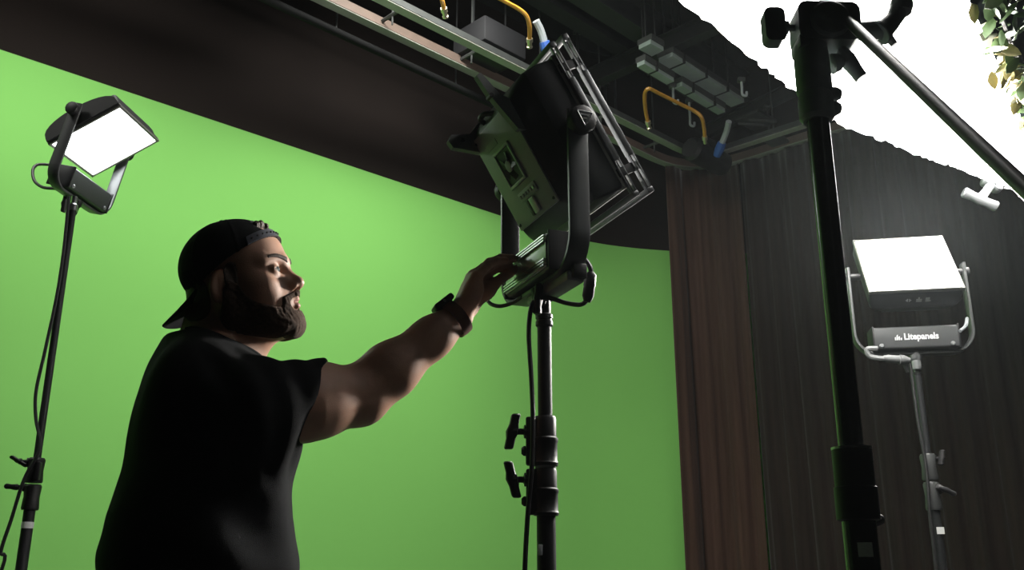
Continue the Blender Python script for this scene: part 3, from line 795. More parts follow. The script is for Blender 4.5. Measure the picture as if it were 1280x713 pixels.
# middle light (unlit from here: seen from behind)
mid, HD, YK, RY, RH, hd_ = panel_light('grey backed panel light seen from behind, tilted up on its yoke, fan showing', (.0635, 1.92, .876 + CAMZ), R(-67.6), R(31), .30, .178,
    lit=False, accessory=True, psu=.112, psu_back=.036, hw=.158, hh=.155)
wb, hb = .098, .115
# fan: recessed frame, ring, hub, blades
mb = MB()
for sx in (-1, 1): mb.box(HD(-.002 + sx * .037, -.0785, .012), (.007, .006, .088), RH, .0015)
for sz in (-1, 1): mb.box(HD(-.002, -.0785, .012 + sz * .041), (.081, .006, .007), RH, .0015)
mb.build('fan_frame', M_ALU if False else mat('fan_frame_grey', (.30, .31, .31), .45, .2, .05, 40), hd_)
MB().box(HD(-.002, -.0772, .012), (.068, .0025, .076), RH).build('fan_recess', M_RUBBER, hd_)
MB().turned(HD(-.002, -.076, .012), HD(-.002, -.083, .012), [(0, .013), (.8, .013), (1, .009)], 18).build('fan_hub', M_GREYPAINT, hd_)
for k in range(5):
    a = 2 * math.pi * k / 5; ca, sa = math.cos(a), math.sin(a); rings = []
    for r_, tw in ((.012, .5), (.022, .35), (.0325, .2)):
        rings.append([HD(-.002 + ca * r_ - sa * t, -.080 + q * tw * .012, .012 + sa * r_ + ca * t) for t, q in ((-.0085, -1), (.0085, 1), (.0085, 1.25), (-.0085, -.75))])
    MB().loft(rings).build('fan_blade', M_BLACKPLASTIC, hd_)
# control strip, label, buttons and lower socket
MB().box(HD(.012, -.078, -.058), (.085, .004, .022), RH, .002).build('control_strip', mat('control_strip_grey', (.24, .25, .25), .5), hd_)
for k in range(6):
    MB().turned(HD(-.02 + k * .013, -.079, -.058), HD(-.02 + k * .013, -.083, -.058), [(0, .0042), (.7, .0042), (1, .003)], 10).build('button', M_STEEL if k == 5 else M_GREYPAINT, hd_)
MB().box(HD(.014, -.079, -.089), (.024, .007, .036), RH, .003).build('socket_cover', mat('socket_grey', (.35, .36, .36), .4, .3), hd_)
MB().box(HD(-.006, -.079, -.089), (.012, .006, .036), RH, .002).build('socket_recess', M_RUBBER, hd_)
MB().box(HD(-.03, -.0765, .075), (.052, .001, .014), RH).build('name_strip', mat('faint_print', (.21, .22, .22), .5), hd_)
for sx in (-1, 1):
    for sz in (-1, 1): MB().turned(HD(sx * .088, -.0755, sz * .103), HD(sx * .088, -.0785, sz * .103), [(0, .004), (1, .003)], 8).build('screw', M_BLACKPLASTIC, hd_)
# corner bumper handles at the top of the back
for sx in (-1, 1):
    poly = [(-.060, .075), (-.130, .118), (-.132, .136), (-.118, .146), (-.075, .132), (-.040, .150), (-.03, .12)]
    if sx == 1: poly = [(-.066, .045), (-.082, .055), (-.104, .145), (-.108, .19), (-.096, .193), (-.080, .135), (-.060, .115)]
    bm_ = MB().prism(poly, HD(sx * .098, 0, 0), HD(0, 1, 0) - HD(0, 0, 0), HD(0, 0, 1) - HD(0, 0, 0), HD(1, 0, 0) - HD(0, 0, 0), .016)
    hb_ = bm_.build('bumper_handle', mat('bumper_grey', (.13, .138, .138), .5, 0, .08, 40), hd_)
    MB().turned(HD(sx * .098 - .010, -.100, .14 if sx == 1 else .125), HD(sx * .098 + .010, -.100, .14 if sx == 1 else .125), [(0, .005), (1, .005)], 10).build('bolt', M_RUBBER, hb_)
MB().tube([HD(-.04, -.05, .118), HD(-.03, -.07, .135), HD(-.01, -.07, .14), HD(.01, -.06, .13), HD(.03, -.05, .118)], .006, 8).build('carry_loop', M_RUBBER, hd_)
# yoke lug under the foot and the clamp end
MB().box(YK(.05, .005, -.012), (.2, .04, .022), RY, .006).build('yoke_foot', mat('foot_grey', (.2, .21, .21), .45, .3), mid)
MB().box(YK(.15, .01, -.002), (.02, .03, .03), RY, .004).build('yoke_lug', M_BLACKPLASTIC, mid)

cab = thing('power_cable', 'black cable looping from the middle panel light down its stand', 'cable', (mx - .03, my - .03, 0))
MB().tube([YK(-.06, -.02, .0), at(640, 379, 2.0), at(624, 383, 2.02), at(611, 378, 2.05), at(611, 366, 2.1)], .0045, 8).build('loop', M_RUBBER, cab)
MB().tube([YK(.12, .03, .03), at(728, 322, 1.84), at(737, 333, 1.83), at(739, 343, 1.83)], .005, 8).build('loop', M_RUBBER, cab)
MB().turned(at(739, 340, 1.83), at(734, 378, 1.84), [(0, .006), (.1, .011), (.45, .0125), (.5, .0115), (.8, .012), (1, .007)], 14).build('plug', M_BLACKPLASTIC, cab)
MB().tube([at(734, 375, 1.84), at(726, 381, 1.85), at(708, 379, 1.87), at(692, 374, 1.88), at(680, 372, 1.885), at(668, 377, 1.885), at(663, 390, 1.885), at(661, 420, 1.885), at(664, 470, 1.885), at(666, 520, 1.88), at(665, 580, 1.88), at(660, 640, 1.885), at(656, 713, 1.885), Vector((mx - .05, my - .04, .9)), Vector((mx - .045, my - .04, .3)), Vector((mx - .2, my - .3, .008)), Vector((mx - .6, my - .5, .008))], .0048, 8).build('run', M_RUBBER, cab)

# right light, lit, facing the camera
rl, HD, YK, RY, RH, hd_ = panel_light('lit panel light at right with white lettering on its grey plate', (1.3797, 3.212, 1.0202 + CAMZ), R(170.5), R(35.6), .285, .193, plate_text=True, psu=.135)
pos = YK(0, 0, 0)
cab = thing('power_cable', 'grey cable curling under the lettered panel light and down its stand', 'cable', (rx - .05, ry - .03, 0))
MB().tube([at(1097, 436, 3.15), at(1084, 437, 3.16), at(1088, 446, 3.16), at(1110, 449, 3.15), at(1135, 450, 3.16)], .009, 8).build('loop', mat('grey_rubber', (.2, .21, .21), .5), cab)
MB().turned(at(1104, 448, 3.15), at(1137, 451, 3.15), [(0, .009), (.2, .014), (.6, .014), (.62, .017), (.75, .017), (1, .01)], 12).build('plug', mat('grey_rubber', (.2, .21, .21), .5), cab)
MB().tube([at(1137, 452, 3.18), at(1141, 480, 3.18), at(1148, 530, 3.18), at(1157, 580, 3.18), at(1161, 630, 3.18), at(1164, 660, 3.18), at(1170, 713, 3.18), Vector((rx - .06, ry - .04, .5)), Vector((rx - .25, ry - .2, .01)), Vector((rx - .7, ry - .3, .01))], .006, 8).build('run', M_RUBBER, cab)
MB().tube([at(1200, 414, 3.12), at(1207, 408, 3.14), at(1209, 398, 3.16)], .006, 8).build('loop', M_GREYCABLE, cab)

# left light, lit, tipped over to the right
def left_light():
    piv = Vector((-1.6038, 3.4131, 1.666 + CAMZ)); yaw = R(263.1)
    y = Vector((-math.sin(yaw), math.cos(yaw), 0))
    best = min((abs((lambda q: 640 + FPX * q.x / (q.y * CP + (q.z - CAMZ) * SP))(piv - .29 * (Vector((0, 0, 1)) * math.cos(a) - y * math.sin(a))) - 96), a) for a in [k * .02 for k in range(-40, 41)])
    return piv, yaw, best[1]
piv, yaw, ty = left_light()
print('left yoke tilt', math.degrees(ty))
ll, HD, YK, RY, RH, hd_ = panel_light('lit panel light at upper left tipped towards the man', piv, yaw, R(-61.5), .29, .188, yoke_tilt=ty, psu=.13, curved=True, lit=M_LEDLOW)
pb2 = YK(0, 0, -.05)
print('left base', pb2, 'stand', lx, ly, zl(246))
cab = thing('power_cable', 'thin black cable looping from the upper left panel light down its stand', 'cable', (lx - .04, ly - .03, 0))
MB().tube([at(62, 206, 3.5), at(47, 206, 3.48), at(41, 213, 3.46), at(43, 226, 3.44), at(53, 234, 3.42), at(70, 236, 3.40), at(82, 238, 3.38)], .006, 8).build('loop', M_RUBBER, cab)
MB().tube([at(86, 246, YL - .02), at(80, 310, YL - .02), at(71, 370, YL - .02), at(56, 440, YL - .02), at(45, 490, YL - .02), at(45, 525, YL - .02), at(50, 560, YL - .03), at(30, 600, YL - .04), at(14, 650, YL - .04), at(1, 690, YL - .04), at(2, 713, YL - .04), Vector((lx - .16, ly - .04, .7)), Vector((lx - .1, ly - .1, .2)), Vector((lx - .3, ly - .4, .01)), Vector((lx - .8, ly - .5, .01))], .006, 8).build('run', M_RUBBER, cab)

# ------------------------------------------------------------------ the man: implicit surfaces turned into meshes
class SDF:
    """ordered list of blended primitives; each has a bounding sphere so blocks skip what is far away"""
    def __init__(s): s.p = []
    def add(s, op, k, fn, c, rad): s.p.append((op, k, fn, np.array(c, float), float(rad))); return s
    def ev(s, P, c=None, r=None):
        d = np.full(len(P), 9.)
        for op, k, fn, pc, pr in s.p:
            if c is not None and pr < 50 and np.linalg.norm(pc - c) > pr * 1.6 + r + k * 1.3 + .012: continue
            e = fn(P)
            if op == 'u':
                if k > 0:
                    h = np.maximum(k - np.abs(d - e), 0) / k; d = np.minimum(d, e) - h * h * k * .25
                else: d = np.minimum(d, e)
            elif op == 's':
                e = -e
                if k > 0:
                    h = np.maximum(k - np.abs(d - e), 0) / k; d = np.maximum(d, e) + h * h * k * .25
                else: d = np.maximum(d, e)
            elif op == 'i':
                if k > 0:
                    h = np.maximum(k - np.abs(d - e), 0) / k; d = np.maximum(d, e) + h * h * k * .25
                else: d = np.maximum(d, e)
            elif op == 'd':          # displacement
                d = d + e
        return d
    # --- primitives (T: optional 4x4-like tuple (origin, R, scale) of a local frame)
    def cone(s, a, b, ra, rb, k=0., op='u', T=None):
        a, b = np.array(a, float), np.array(b, float)
        if T: a, b, ra, rb, k = T[0] + T[1] @ a * T[2], T[0] + T[1] @ b * T[2], ra * T[2], rb * T[2], k * T[2]
        ab = b - a; L2 = max(ab @ ab, 1e-12)
        def fn(P):
            t = np.clip((P - a) @ ab / L2, 0, 1); return np.linalg.norm(P - a - t[:, None] * ab, axis=1) - (ra + (rb - ra) * t)
        return s.add(op, k, fn, (a + b) / 2, math.sqrt(L2) / 2 + max(ra, rb))
    def ell(s, c, r, k=0., op='u', T=None, rot=None):
        c, r = np.array(c, float), np.array(r, float); M = np.eye(3) if rot is None else rot
        if T: c, r, k, M = T[0] + T[1] @ c * T[2], r * T[2], k * T[2], T[1] @ M
        def fn(P):
            q = (P - c) @ M; k0 = np.linalg.norm(q / r, axis=1); k1 = np.linalg.norm(q / (r * r), axis=1)
            return k0 * (k0 - 1) / np.maximum(k1, 1e-6)
        return s.add(op, k, fn, c, max(r))
    def plane(s, c, n, k=0., op='i', T=None):
        c, n = np.array(c, float), np.array(n, float); n = n / np.linalg.norm(n)
        if T: c, n, k = T[0] + T[1] @ c * T[2], T[1] @ n, k * T[2]
        return s.add(op, k, lambda P: (P - c) @ n, c, 99.)
    def rbox(s, c, h, r, k=0., op='u', M=None):
        c, h = np.array(c, float), np.array(h, float); M = np.eye(3) if M is None else M
        def fn(P):
            q = np.abs((P - c) @ M) - (h - r); return np.linalg.norm(np.maximum(q, 0), axis=1) + np.minimum(q.max(1), 0) - r
        return s.add(op, k, fn, c, np.linalg.norm(h))
    def loft(s, rows, F, Lv, k=0., op='u', grow=0.):
        """rows: (z, cx, cy, a (along F), b (along L))"""
        A = np.array(rows, float); F, Lv = np.array(F), np.array(Lv)
        zz = A[:, 0]
        def fn(P):
            z = np.clip(P[:, 2], zz[0], zz[-1])
            cx, cy = np.interp(z, zz, A[:, 1]), np.interp(z, zz, A[:, 2])
            a, b = smooth_interp(z, zz, A[:, 3]) + grow, smooth_interp(z, zz, A[:, 4]) + grow
            dx, dy = P[:, 0] - cx, P[:, 1] - cy
            u = dx * F[0] + dy * F[1]; v = dx * Lv[0] + dy * Lv[1]
            k0 = ((np.abs(u) / a) ** 2.3 + (np.abs(v) / b) ** 2.3) ** (1 / 2.3)
            d = (k0 - 1) * np.minimum(a, b)
            ez = np.maximum(np.maximum(zz[0] - P[:, 2], P[:, 2] - zz[-1]), 0)
            return np.where(ez > 0, np.sqrt(np.maximum(d, 0) ** 2 + ez ** 2), np.maximum(d, np.maximum(zz[0] - P[:, 2], P[:, 2] - zz[-1])))
        return s.add(op, k, fn, (0, 0, 0), 99.)
def smooth_interp(z, zz, yy):
    # Catmull-Rom through the rows
    i = np.clip(np.searchsorted(zz, z) - 1, 0, len(zz) - 2); t = (z - zz[i]) / (zz[i + 1] - zz[i])
    m = np.gradient(yy, zz); h = zz[i + 1] - zz[i]
    return (2 * t**3 - 3 * t**2 + 1) * yy[i] + (t**3 - 2 * t**2 + t) * h * m[i] + (-2 * t**3 + 3 * t**2) * yy[i + 1] + (t**3 - t**2) * h * m[i + 1]

def surface(sdf, lo, hi, h, B=12):
    lo, hi = np.array(lo, float), np.array(hi, float)
    nb = np.ceil((hi - lo) / (h * B)).astype(int)
    I = np.stack(np.meshgrid(*[np.arange(n) for n in nb], indexing='ij'), -1).reshape(-1, 3)
    C = lo + (I + .5) * h * B; hd = h * B * math.sqrt(3) / 2
    d = np.concatenate([sdf.ev(c) for c in np.array_split(C, max(1, len(C) // 20000))])
    I = I[np.abs(d) < hd * 1.8 + .004]
    g = np.stack(np.meshgrid(*[np.arange(B + 1)] * 3, indexing='ij'), -1).reshape(-1, 3)
    corner = np.array([(a, b, c) for a in (0, 1) for b in (0, 1) for c in (0, 1)])
    edges = [(p, q) for p in range(8) for q in range(p + 1, 8) if np.abs(corner[p] - corner[q]).sum() == 1]
    keys, pos, ekeys = [], [], []
    def key(ix): return (ix[..., 0].astype(np.int64) * 4096 + ix[..., 1]) * 4096 + ix[..., 2]
    for b in I:
        base = b * B; P = lo + (base + g) * h
        V = sdf.ev(P, lo + (base + B / 2) * h, hd).reshape(B + 1, B + 1, B + 1)
        if V.min() > 0 or V.max() < 0: continue
        cv = np.stack([V[a:a + B, c:c + B, e:e + B] for a, c, e in corner], -1).reshape(-1, 8)
        act = np.where((cv.min(1) < 0) & (cv.max(1) >= 0))[0]
        if len(act):
            cc = cv[act]; idx = np.stack(np.unravel_index(act, (B, B, B)), -1)
            sm = np.zeros((len(act), 3)); ct = np.zeros(len(act))
            for p, q in edges:
                m = (cc[:, p] < 0) != (cc[:, q] < 0)
                den = np.where(m, cc[:, p] - cc[:, q], 1.); t = np.where(m, cc[:, p] / den, 0)
                sm += np.where(m[:, None], corner[p] + t[:, None] * (corner[q] - corner[p]), 0); ct += m
            keys.append(key(base + idx + 1)); pos.append(lo + (base + idx + sm / ct[:, None]) * h)
        for ax in range(3):
            sl0 = V[:B, :B, :B]; s1 = [slice(0, B)] * 3; s1[ax] = slice(1, B + 1); sl1 = V[tuple(s1)]
            for flip in (0, 1):
                m = (sl0 < 0) & (sl1 >= 0) if not flip else (sl0 >= 0) & (sl1 < 0)
                e = np.stack(np.nonzero(m), -1)
                if len(e): ekeys.append((ax, flip, base + e + 1))
    keys = np.concatenate(keys); pos = np.concatenate(pos); order = np.argsort(keys); ks = keys[order]
    inv = np.empty(len(keys), np.int64); inv = order
    quads = []
    for ax, flip, e in ekeys:
        o1, o2 = [(1, 2), (2, 0), (0, 1)][ax]
        d1, d2 = np.zeros(3, int), np.zeros(3, int); d1[o1] = 1; d2[o2] = 1
        q = np.stack([key(e), key(e - d1), key(e - d1 - d2), key(e - d2)], -1)
        j = np.searchsorted(ks, q); j = np.minimum(j, len(ks) - 1)
        ok = (ks[j] == q).all(1); v = inv[j][ok]
        quads.append(v[:, ::-1] if flip else v)
    return pos, np.concatenate(quads)

def sdf_obj(name, sdf, lo, hi, h, m, parent, relax=1):
    pos, quads = surface(sdf, lo, hi, h)
    for _ in range(relax):          # light smoothing of the grid
        acc = np.zeros_like(pos); cnt = np.zeros(len(pos))
        for k in range(4):
            a, b = quads[:, k], quads[:, (k + 1) % 4]
            for c in range(3):
                acc[:, c] += np.bincount(a, pos[b, c], len(pos)) + np.bincount(b, pos[a, c], len(pos))
            cnt += np.bincount(a, minlength=len(pos)) + np.bincount(b, minlength=len(pos))
        pos = pos * .55 + .45 * acc / np.maximum(cnt, 1)[:, None]
    iv = np.array(rootof(parent).inverted()); q = pos @ iv[:3, :3].T + iv[:3, 3]
    me = bpy.data.meshes.new(name)
    me.vertices.add(len(q)); me.vertices.foreach_set('co', q.astype(np.float32).ravel())
    me.loops.add(len(quads) * 4); me.loops.foreach_set('vertex_index', quads.astype(np.int32).ravel())
    me.polygons.add(len(quads)); me.polygons.foreach_set('loop_start', np.arange(0, len(quads) * 4, 4, dtype=np.int32))
    me.polygons.foreach_set('use_smooth', np.ones(len(quads), bool))
    me.update(calc_edges=True); me.validate()
    me.materials.append(m)
    o = bpy.data.objects.new(name, me); COL.objects.link(o); o.parent = parent
    return o, pos

V3 = lambda v: np.array(tuple(v), float)
unit = lambda v: np.array(v, float) / np.linalg.norm(v)
MANX, MANY = -.585, 1.84
man = thing('person', 'bearded man in black tee and backwards black cap reaching up to the middle light', 'person', (MANX, MANY, 0))
FY = R(24)
BF, BL = np.array([math.cos(FY), math.sin(FY), 0]), np.array([-math.sin(FY), math.cos(FY), 0])
BR = -BL

# --- head frame
HY, HP, HRo = R(-6), R(12), R(9)
F0 = np.array([math.cos(HY) * math.cos(HP), math.sin(HY) * math.cos(HP), math.sin(HP)]); l0 = np.array([-math.sin(HY), math.cos(HY), 0.]); u0 = np.cross(F0, l0)
l1 = l0 * math.cos(HRo) + u0 * math.sin(HRo); u1 = np.cross(F0, l1)
HT_ = (np.array([-.545, 1.845, .552 + CAMZ]), np.stack([F0, l1, u1], 1), 1.05)
def hpt(x, y, z): return HT_[0] + HT_[1] @ np.array([x, y, z]) * HT_[2]

def head_skin(s):
    T = HT_
    E = lambda c, r, k=.02, op='u', rot=None: s.ell(c, r, k, op, T, rot)
    K = lambda a, b, ra, rb, k=.01, op='u': s.cone(a, b, ra, rb, k, op, T)
    E((-.006, 0, .046), (.093, .074, .082), 0)
    E((.036, 0, .052), (.056, .060, .060), .025)
    E((.040, 0, -.010), (.052, .056, .075), .03)
    E((.030, 0, -.055), (.056, .050, .045), .03)
    for y in (-1, 1):
        K((-.004, y * .054, -.045), (.05, y * .036, -.082), .020, .020, .025)
        E((.056, y * .045, -.008), (.024, .022, .02), .02)
        E((.050, y * .036, -.036), (.030, .024, .03), .025)
        E((.030, y * .048, -.012), (.034, .022, .034), .02)
        K((-.01, y * .060, -.0), (-.002, y * .056, -.05), .018, .018, .02)
    K((.075, -.012, -.088), (.075, .012, -.088), .020, .020, .02)
    # brow, sockets
    for y in (-1, 1):
        K((.086, y * .012, .034), (.066, y * .048, .036), .0125, .010, .014)
        s.ell((.096, y * .034, .0145), (.020, .021, .012), .014, 's', T)
    K((.078, 0, .036), (.084, 0, .036), .013, .013, .015)
    # eyelids
    for y in (-1, 1):
        E((.0775, y * .033, .0165), (.0135, .0148, .0138), .004)
        s.ell((.0935, y * .034, .0158), (.012, .0120, .0033), .0022, 's', T)
        K((.088, y * .024, .004), (.074, y * .044, .0065), .0045, .004, .008)
    # nose
    K((.085, 0, .026), (.108, 0, -.006), .0085, .0105, .012)
    E((.1125, 0, -.0115), (.0115, .0115, .0105), .008)
    for y in (-1, 1):
        E((.1015, y * .0125, -.0165), (.0125, .0068, .0088), .006)
        K((.092, y * .012, -.004), (.084, y * .020, -.016), .009, .008, .012)
    K((.112, 0, -.016), (.099, 0, -.025), .0055, .005, .006)
    for y in (-1, 1): s.ell((.106, y * .0072, -.0235), (.0062, .0036, .0042), .003, 's', T)
    # muzzle, lips, chin
    E((.079, 0, -.046), (.023, .031, .030), .015)
    for y in (-1, 1):
        K((.1025, y * .004, -.0395), (.088, y * .024, -.0475), .0055, .003, .004)
        K((.1010, y * .003, -.0545), (.087, y * .022, -.0490), .0065, .003, .004)
        K((.109, 0, -.0468), (.093, y * .020, -.0478), .0020, .0012, .002, 's')
    K((.098, 0, -.031), (.102, 0, -.037), .004, .004, .006)
    E((.085, 0, -.084), (.017, .022, .017), .014)
    K((.099, -.012, -.066), (.099, .012, -.066), .004, .004, .012, 's')
    # ears
    a = R(14); rot = np.array([[math.cos(a), 0, math.sin(a)], [0, 1, 0], [-math.sin(a), 0, math.cos(a)]])
    for y in (-1, 1):
        b = R(24) * y; ry = np.array([[math.cos(b), math.sin(b), 0], [-math.sin(b), math.cos(b), 0], [0, 0, 1]])
        rt = ry @ rot
        E((-.010, y * .082, .000), (.0185, .0058, .0325), .006, 'u', rt)
        E((-.001, y * .076, -.027), (.009, .006, .010), .006)
        E((-.007, y * .0885, .003), (.0115, .0052, .0225), .003, 's', rt)
        E((-.000, y * .083, -.005), (.0085, .007, .012), .003, 's', rt)
        K((-.006, y * .081, .014), (-.008, y * .081, -.012), .003, .003, .004)
        E((.007, y * .0755, -.003), (.005, .005, .008), .004)

# --- joints
S_R = V3(at(322, 510, 1.70)); E_R = V3(at(449, 494, 1.83)); W_R = V3(at(573, 396, 1.885)); 
S_L = np.array([-.665, 2.035, 1.40]); E_L = np.array([-.70, 2.12, 1.14]); W_L = np.array([-.53, 2.08, .95])
C7 = np.array([-.60, 1.84, 1.50])
def limb_arm(s, S, E, W, big=1.):
    s.cone(S, S + (E - S) * .55, .072 * big, .068 * big, .03); s.cone(S + (E - S) * .45, E, .068 * big, .054 * big, .03)
    d = unit(W - E)
    up = unit(np.cross(d, np.cross(E - S, d)) + 1e-6)
    s.cone(E, E + (W - E) * .30, .049 * big, .0505 * big, .03)
    s.cone(E + (W - E) * .30, E + (W - E) * .72, .051 * big, .038 * big, .03)
    s.cone(E + (W - E) * .72, W, .037 * big, .0305 * big, .03)
    s.ell(E + unit(E - (S + W) / 2) * .006, (.036, .036, .036), .04)

def hand(s, W, m, A, n, fing, thumb, sc=1.05, TL=(.044, .034, .027)):
    """m: wrist->knuckles, A: little finger->index, n: back of hand; fing: directions (3 per finger) little..index"""
    m, A, n = unit(m), unit(A), unit(n)
    L = .092 * sc
    base = [(-.030, .86), (-.010, .96), (.011, 1.0), (.031, .97)]
    K = []
    for off, f in base:
        k = W + m * L * f + A * off * sc + n * (.004 if abs(off) < .02 else 0); K.append(k)
        w0 = W + m * .012 + A * off * .55 * sc
        s.cone(w0, k, .0150 * sc, .0118 * sc, .016)
    s.ell(W + m * L * .5 - n * .006, (.03 * sc, .036 * sc, .017 * sc), .015, 'u', None, np.stack([m, A, n], 1))
    s.ell(W + m * .04 + A * .026 - n * .014, (.030 * sc, .018 * sc, .018 * sc), .018, 'u', None, np.stack([unit(m + A * .4), unit(np.cross(n, unit(m + A * .4))), n], 1))
    s.ell(W + m * .045 - A * .026 - n * .010, (.032 * sc, .015 * sc, .015 * sc), .015, 'u', None, np.stack([m, A, n], 1))
    lens = [(.036, .021, .019), (.044, .027, .022), (.048, .030, .023), (.044, .026, .022)]
    rads = [(.0100, .0090, .0082, .0070), (.0106, .0096, .0087, .0075), (.0108, .0098, .0089, .0077), (.0108, .0098, .0089, .0077)]
    tips = []
    for i in range(4):
        p = K[i]
        for j in range(3):
            q = p + unit(fing[i][j]) * lens[i][j] * sc
            s.cone(p, q, rads[i][j] * sc, rads[i][j + 1] * sc, .007 if j == 0 else .003)
            if j: s.ell(p, (rads[i][j] * 1.07 * sc,) * 3, .002)
            p = q
        tips.append(p)
    t0 = W + m * .022 + A * .024 * sc - n * .010
    p = t0
    for (d, Lt), (r0, r1) in zip(zip(thumb, TL), ((.0150, .0118), (.0112, .0100), (.0098, .0076))):
        q = p + unit(d) * Lt * sc; s.cone(p, q, r0 * sc, r1 * sc, .012 if p is t0 else .004); p = q
    return tips, p

skin = SDF()
head_skin(skin)
# neck and hidden trunk
nb = np.array([-.575, 1.84, 1.515])
skin.cone(hpt(-.022, 0, -.03), nb, .060, .066, .03)
skin.cone(hpt(-.05, 0, .0), nb + np.array([-.03, 0, 0]), .045, .055, .03)
skin.cone(hpt(.035, 0, -.07), nb + BF * .04, .032, .045, .03)
skin.cone(nb, C7 + np.array([.01, 0, -.08]), .065, .09, .03)
skin.cone(C7 - np.array([0, 0, .06]), S_R + np.array([0, .02, -.015]), .055, .055, .04)
skin.cone(C7 - np.array([0, 0, .06]), S_L + np.array([0, 0, -.015]), .055, .055, .04)
skin.cone(C7 - np.array([0, 0, .1]), (-.585, 1.84, .95), .10, .12, .04)
for sg in (-1, 1):
    hp = np.array([-.585, 1.84, .9]) + BL * .09 * sg; kn = hp + BF * (.02 + .03 * sg) - np.array([0, 0, .42]); an = kn - BF * .02 - np.array([0, 0, .40])
    skin.cone(hp, kn, .075, .05, .03); skin.cone(kn, an, .048, .036, .02)
limb_arm(skin, S_R, E_R, W_R); limb_arm(skin, S_L, E_L, W_L, .98)
# right hand: bent back at the wrist, finger tips on the finned plate
KC = V3(at(597, 337, 1.905)); mR = unit(KC - W_R)
AR = unit(np.array([-.30, .93, -.12])); AR = unit(AR - mR * (AR @ mR)); nR = unit(np.cross(mR, AR)); 
if nR[0] > 0: nR = -nR
tipT = V3(at(650, 319, 1.925))
def fdir(p, q, droop):
    d = unit(q - p); dn = np.array([0, 0, -1.]); up = np.array([0, 0, 1.])
    return [unit(d + up * droop), unit(d - up * droop * .35), unit(d - up * droop * 1.6)]
offs = [(-.030, .86), (-.010, .96), (.011, 1.), (.031, .97)]
fR = []
for i, (o_, f_) in enumerate(offs):
    kpt = W_R + mR * .0966 * f_ + AR * o_ * 1.05
    tgt = tipT + AR * (o_ * .75) + np.array([.004 if i in (1, 2) else -.006, 0, (.006, .003, -.001, -.006)[i]])
    fR.append(fdir(kpt, tgt, (.30, .26, .18, .10)[i]))
tq = [W_R + mR * .022 + AR * .024 * 1.05 - nR * .010, V3(at(618, 355, 1.935)), V3(at(636, 342, 1.945)), V3(at(650, 334, 1.95))]
thumbR = [tq[1] - tq[0], tq[2] - tq[1], tq[3] - tq[2]]; thumbL = [np.linalg.norm(t) / 1.05 for t in thumbR]
tipsR, thR = hand(skin, W_R, mR, AR, nR, fR, thumbR, TL=thumbL)
skin.cone(tq[0] + (tq[1] - tq[0]) * .75, W_R + mR * .075 + AR * .02 - nR * .006, .013, .013, .02)
mL = unit(np.array([.55, -.1, -.8])); AL = unit(np.array([.7, .2, .5])); AL = unit(AL - mL * (AL @ mL)); nL = -unit(np.cross(mL, AL))
if nL[1] < 0: nL = -nL
fL = [[mL - nL * .25, mL - nL * .7, mL - nL * 1.2]] * 4
hand(skin, W_L, mL, AL, nL, fL, [mL + AL * .8, mL + AL * .3, mL - nL * .2])

M_SKIN = mat('skin', (.50, .29, .20), .5, 0, .10, 60, .25, 500, sss=.12)
body, bpos = sdf_obj('body', skin, (-.93, 1.5, .06), (.1, 2.3, 1.86), .0024, M_SKIN, man)
bpy_body = body

# --- tee shirt
def noise3(P, f, seed=0):
    rs = np.random.default_rng(seed); out = np.zeros(len(P))
    for k in range(5):
        d = rs.normal(size=3); d = d / np.linalg.norm(d) * f * rs.uniform(.6, 1.5); out += np.sin(P @ d + rs.uniform(0, 6.28))
    return out / 5
rows = [(.90, .006, .150, .190), (1.0, .008, .166, .198), (1.115, .010, .174, .205), (1.21, .004, .168, .205), (1.29, .010, .150, .208), (1.365, .014, .136, .208), (1.43, .012, .112, .190), (1.475, .004, .092, .150), (1.51, -.004, .078, .105), (1.545, -.02, .068, .08)]
R_ = [(z, MANX + c, MANY, a, b) for z, c, a, b in rows]
def shirt_body(s, g=0., hollow=False):
    s.loft(R_, BF, BL, 0, 'u', g)
    s.ell(np.array([MANX, MANY, 1.40]) - BF * .028 + BR * .06, np.array([.085, .13, .13]) + g, .06)
    s.ell(np.array([MANX, MANY, 1.40]) - BF * .028 - BR * .06, np.array([.085, .13, .13]) + g, .06)
    s.ell(np.array([MANX, MANY, 1.36]) + BF * .06 + BR * .07, np.array([.10, .11, .10]) + g, .06)
    for S, E in ((S_R, E_R), (S_L, E_L)):
        s.cone(np.array([MANX - .02, MANY, 1.475]), S + np.array([0, 0, -.004]), .062 + g, .080 + g, .06)
        d = unit(E - S)
        cn_, pp = (unit([.88, .36, -.40]), V3(at(384, 506, 1.745))) if S is S_R else (d, S + d * .165)
        sub = SDF(); e = S + d * .26
        sub.cone(S, e, .080 + g, .0765 + g); sub.plane(pp, cn_, .016)
        s.add('u', .03, lambda P, sub=sub: sub.ev(P), (S + e) / 2, .24)
tee = SDF()
shirt_body(tee)
def folds(P):
    # drag lines from the raised shoulder across the side, and soft sagging at the waist
    z = P[:, 2]; u = (P - np.array([MANX, MANY, 0])) @ BF; v = (P - np.array([MANX, MANY, 0])) @ BR
    f1 = np.sin((u * .9 + (z - 1.4) * .75) * 46 + 2.2 * np.sin(z * 7 + v * 6)) * .0042 * np.clip((1.42 - z) / .2, 0, 1) * np.clip((z - .95) / .2, 0, 1)
    f2 = np.sin(z * 62 + 3 * np.sin(u * 11) + v * 8) * .004 * np.clip((1.2 - z) / .15, 0, 1)
    f3 = noise3(P, 38, 4) * .004
    f4 = np.sin((P @ unit(E_R - S_R)) * 105 + 4 * (P @ np.array([.2, .6, .9]))) * .0025 * np.clip((.16 - np.linalg.norm(P - S_R, axis=1)) / .05, 0, 1)
    return f1 + f2 + f3 + f4
tee.add('d', 0, folds, (0, 0, 0), 99)
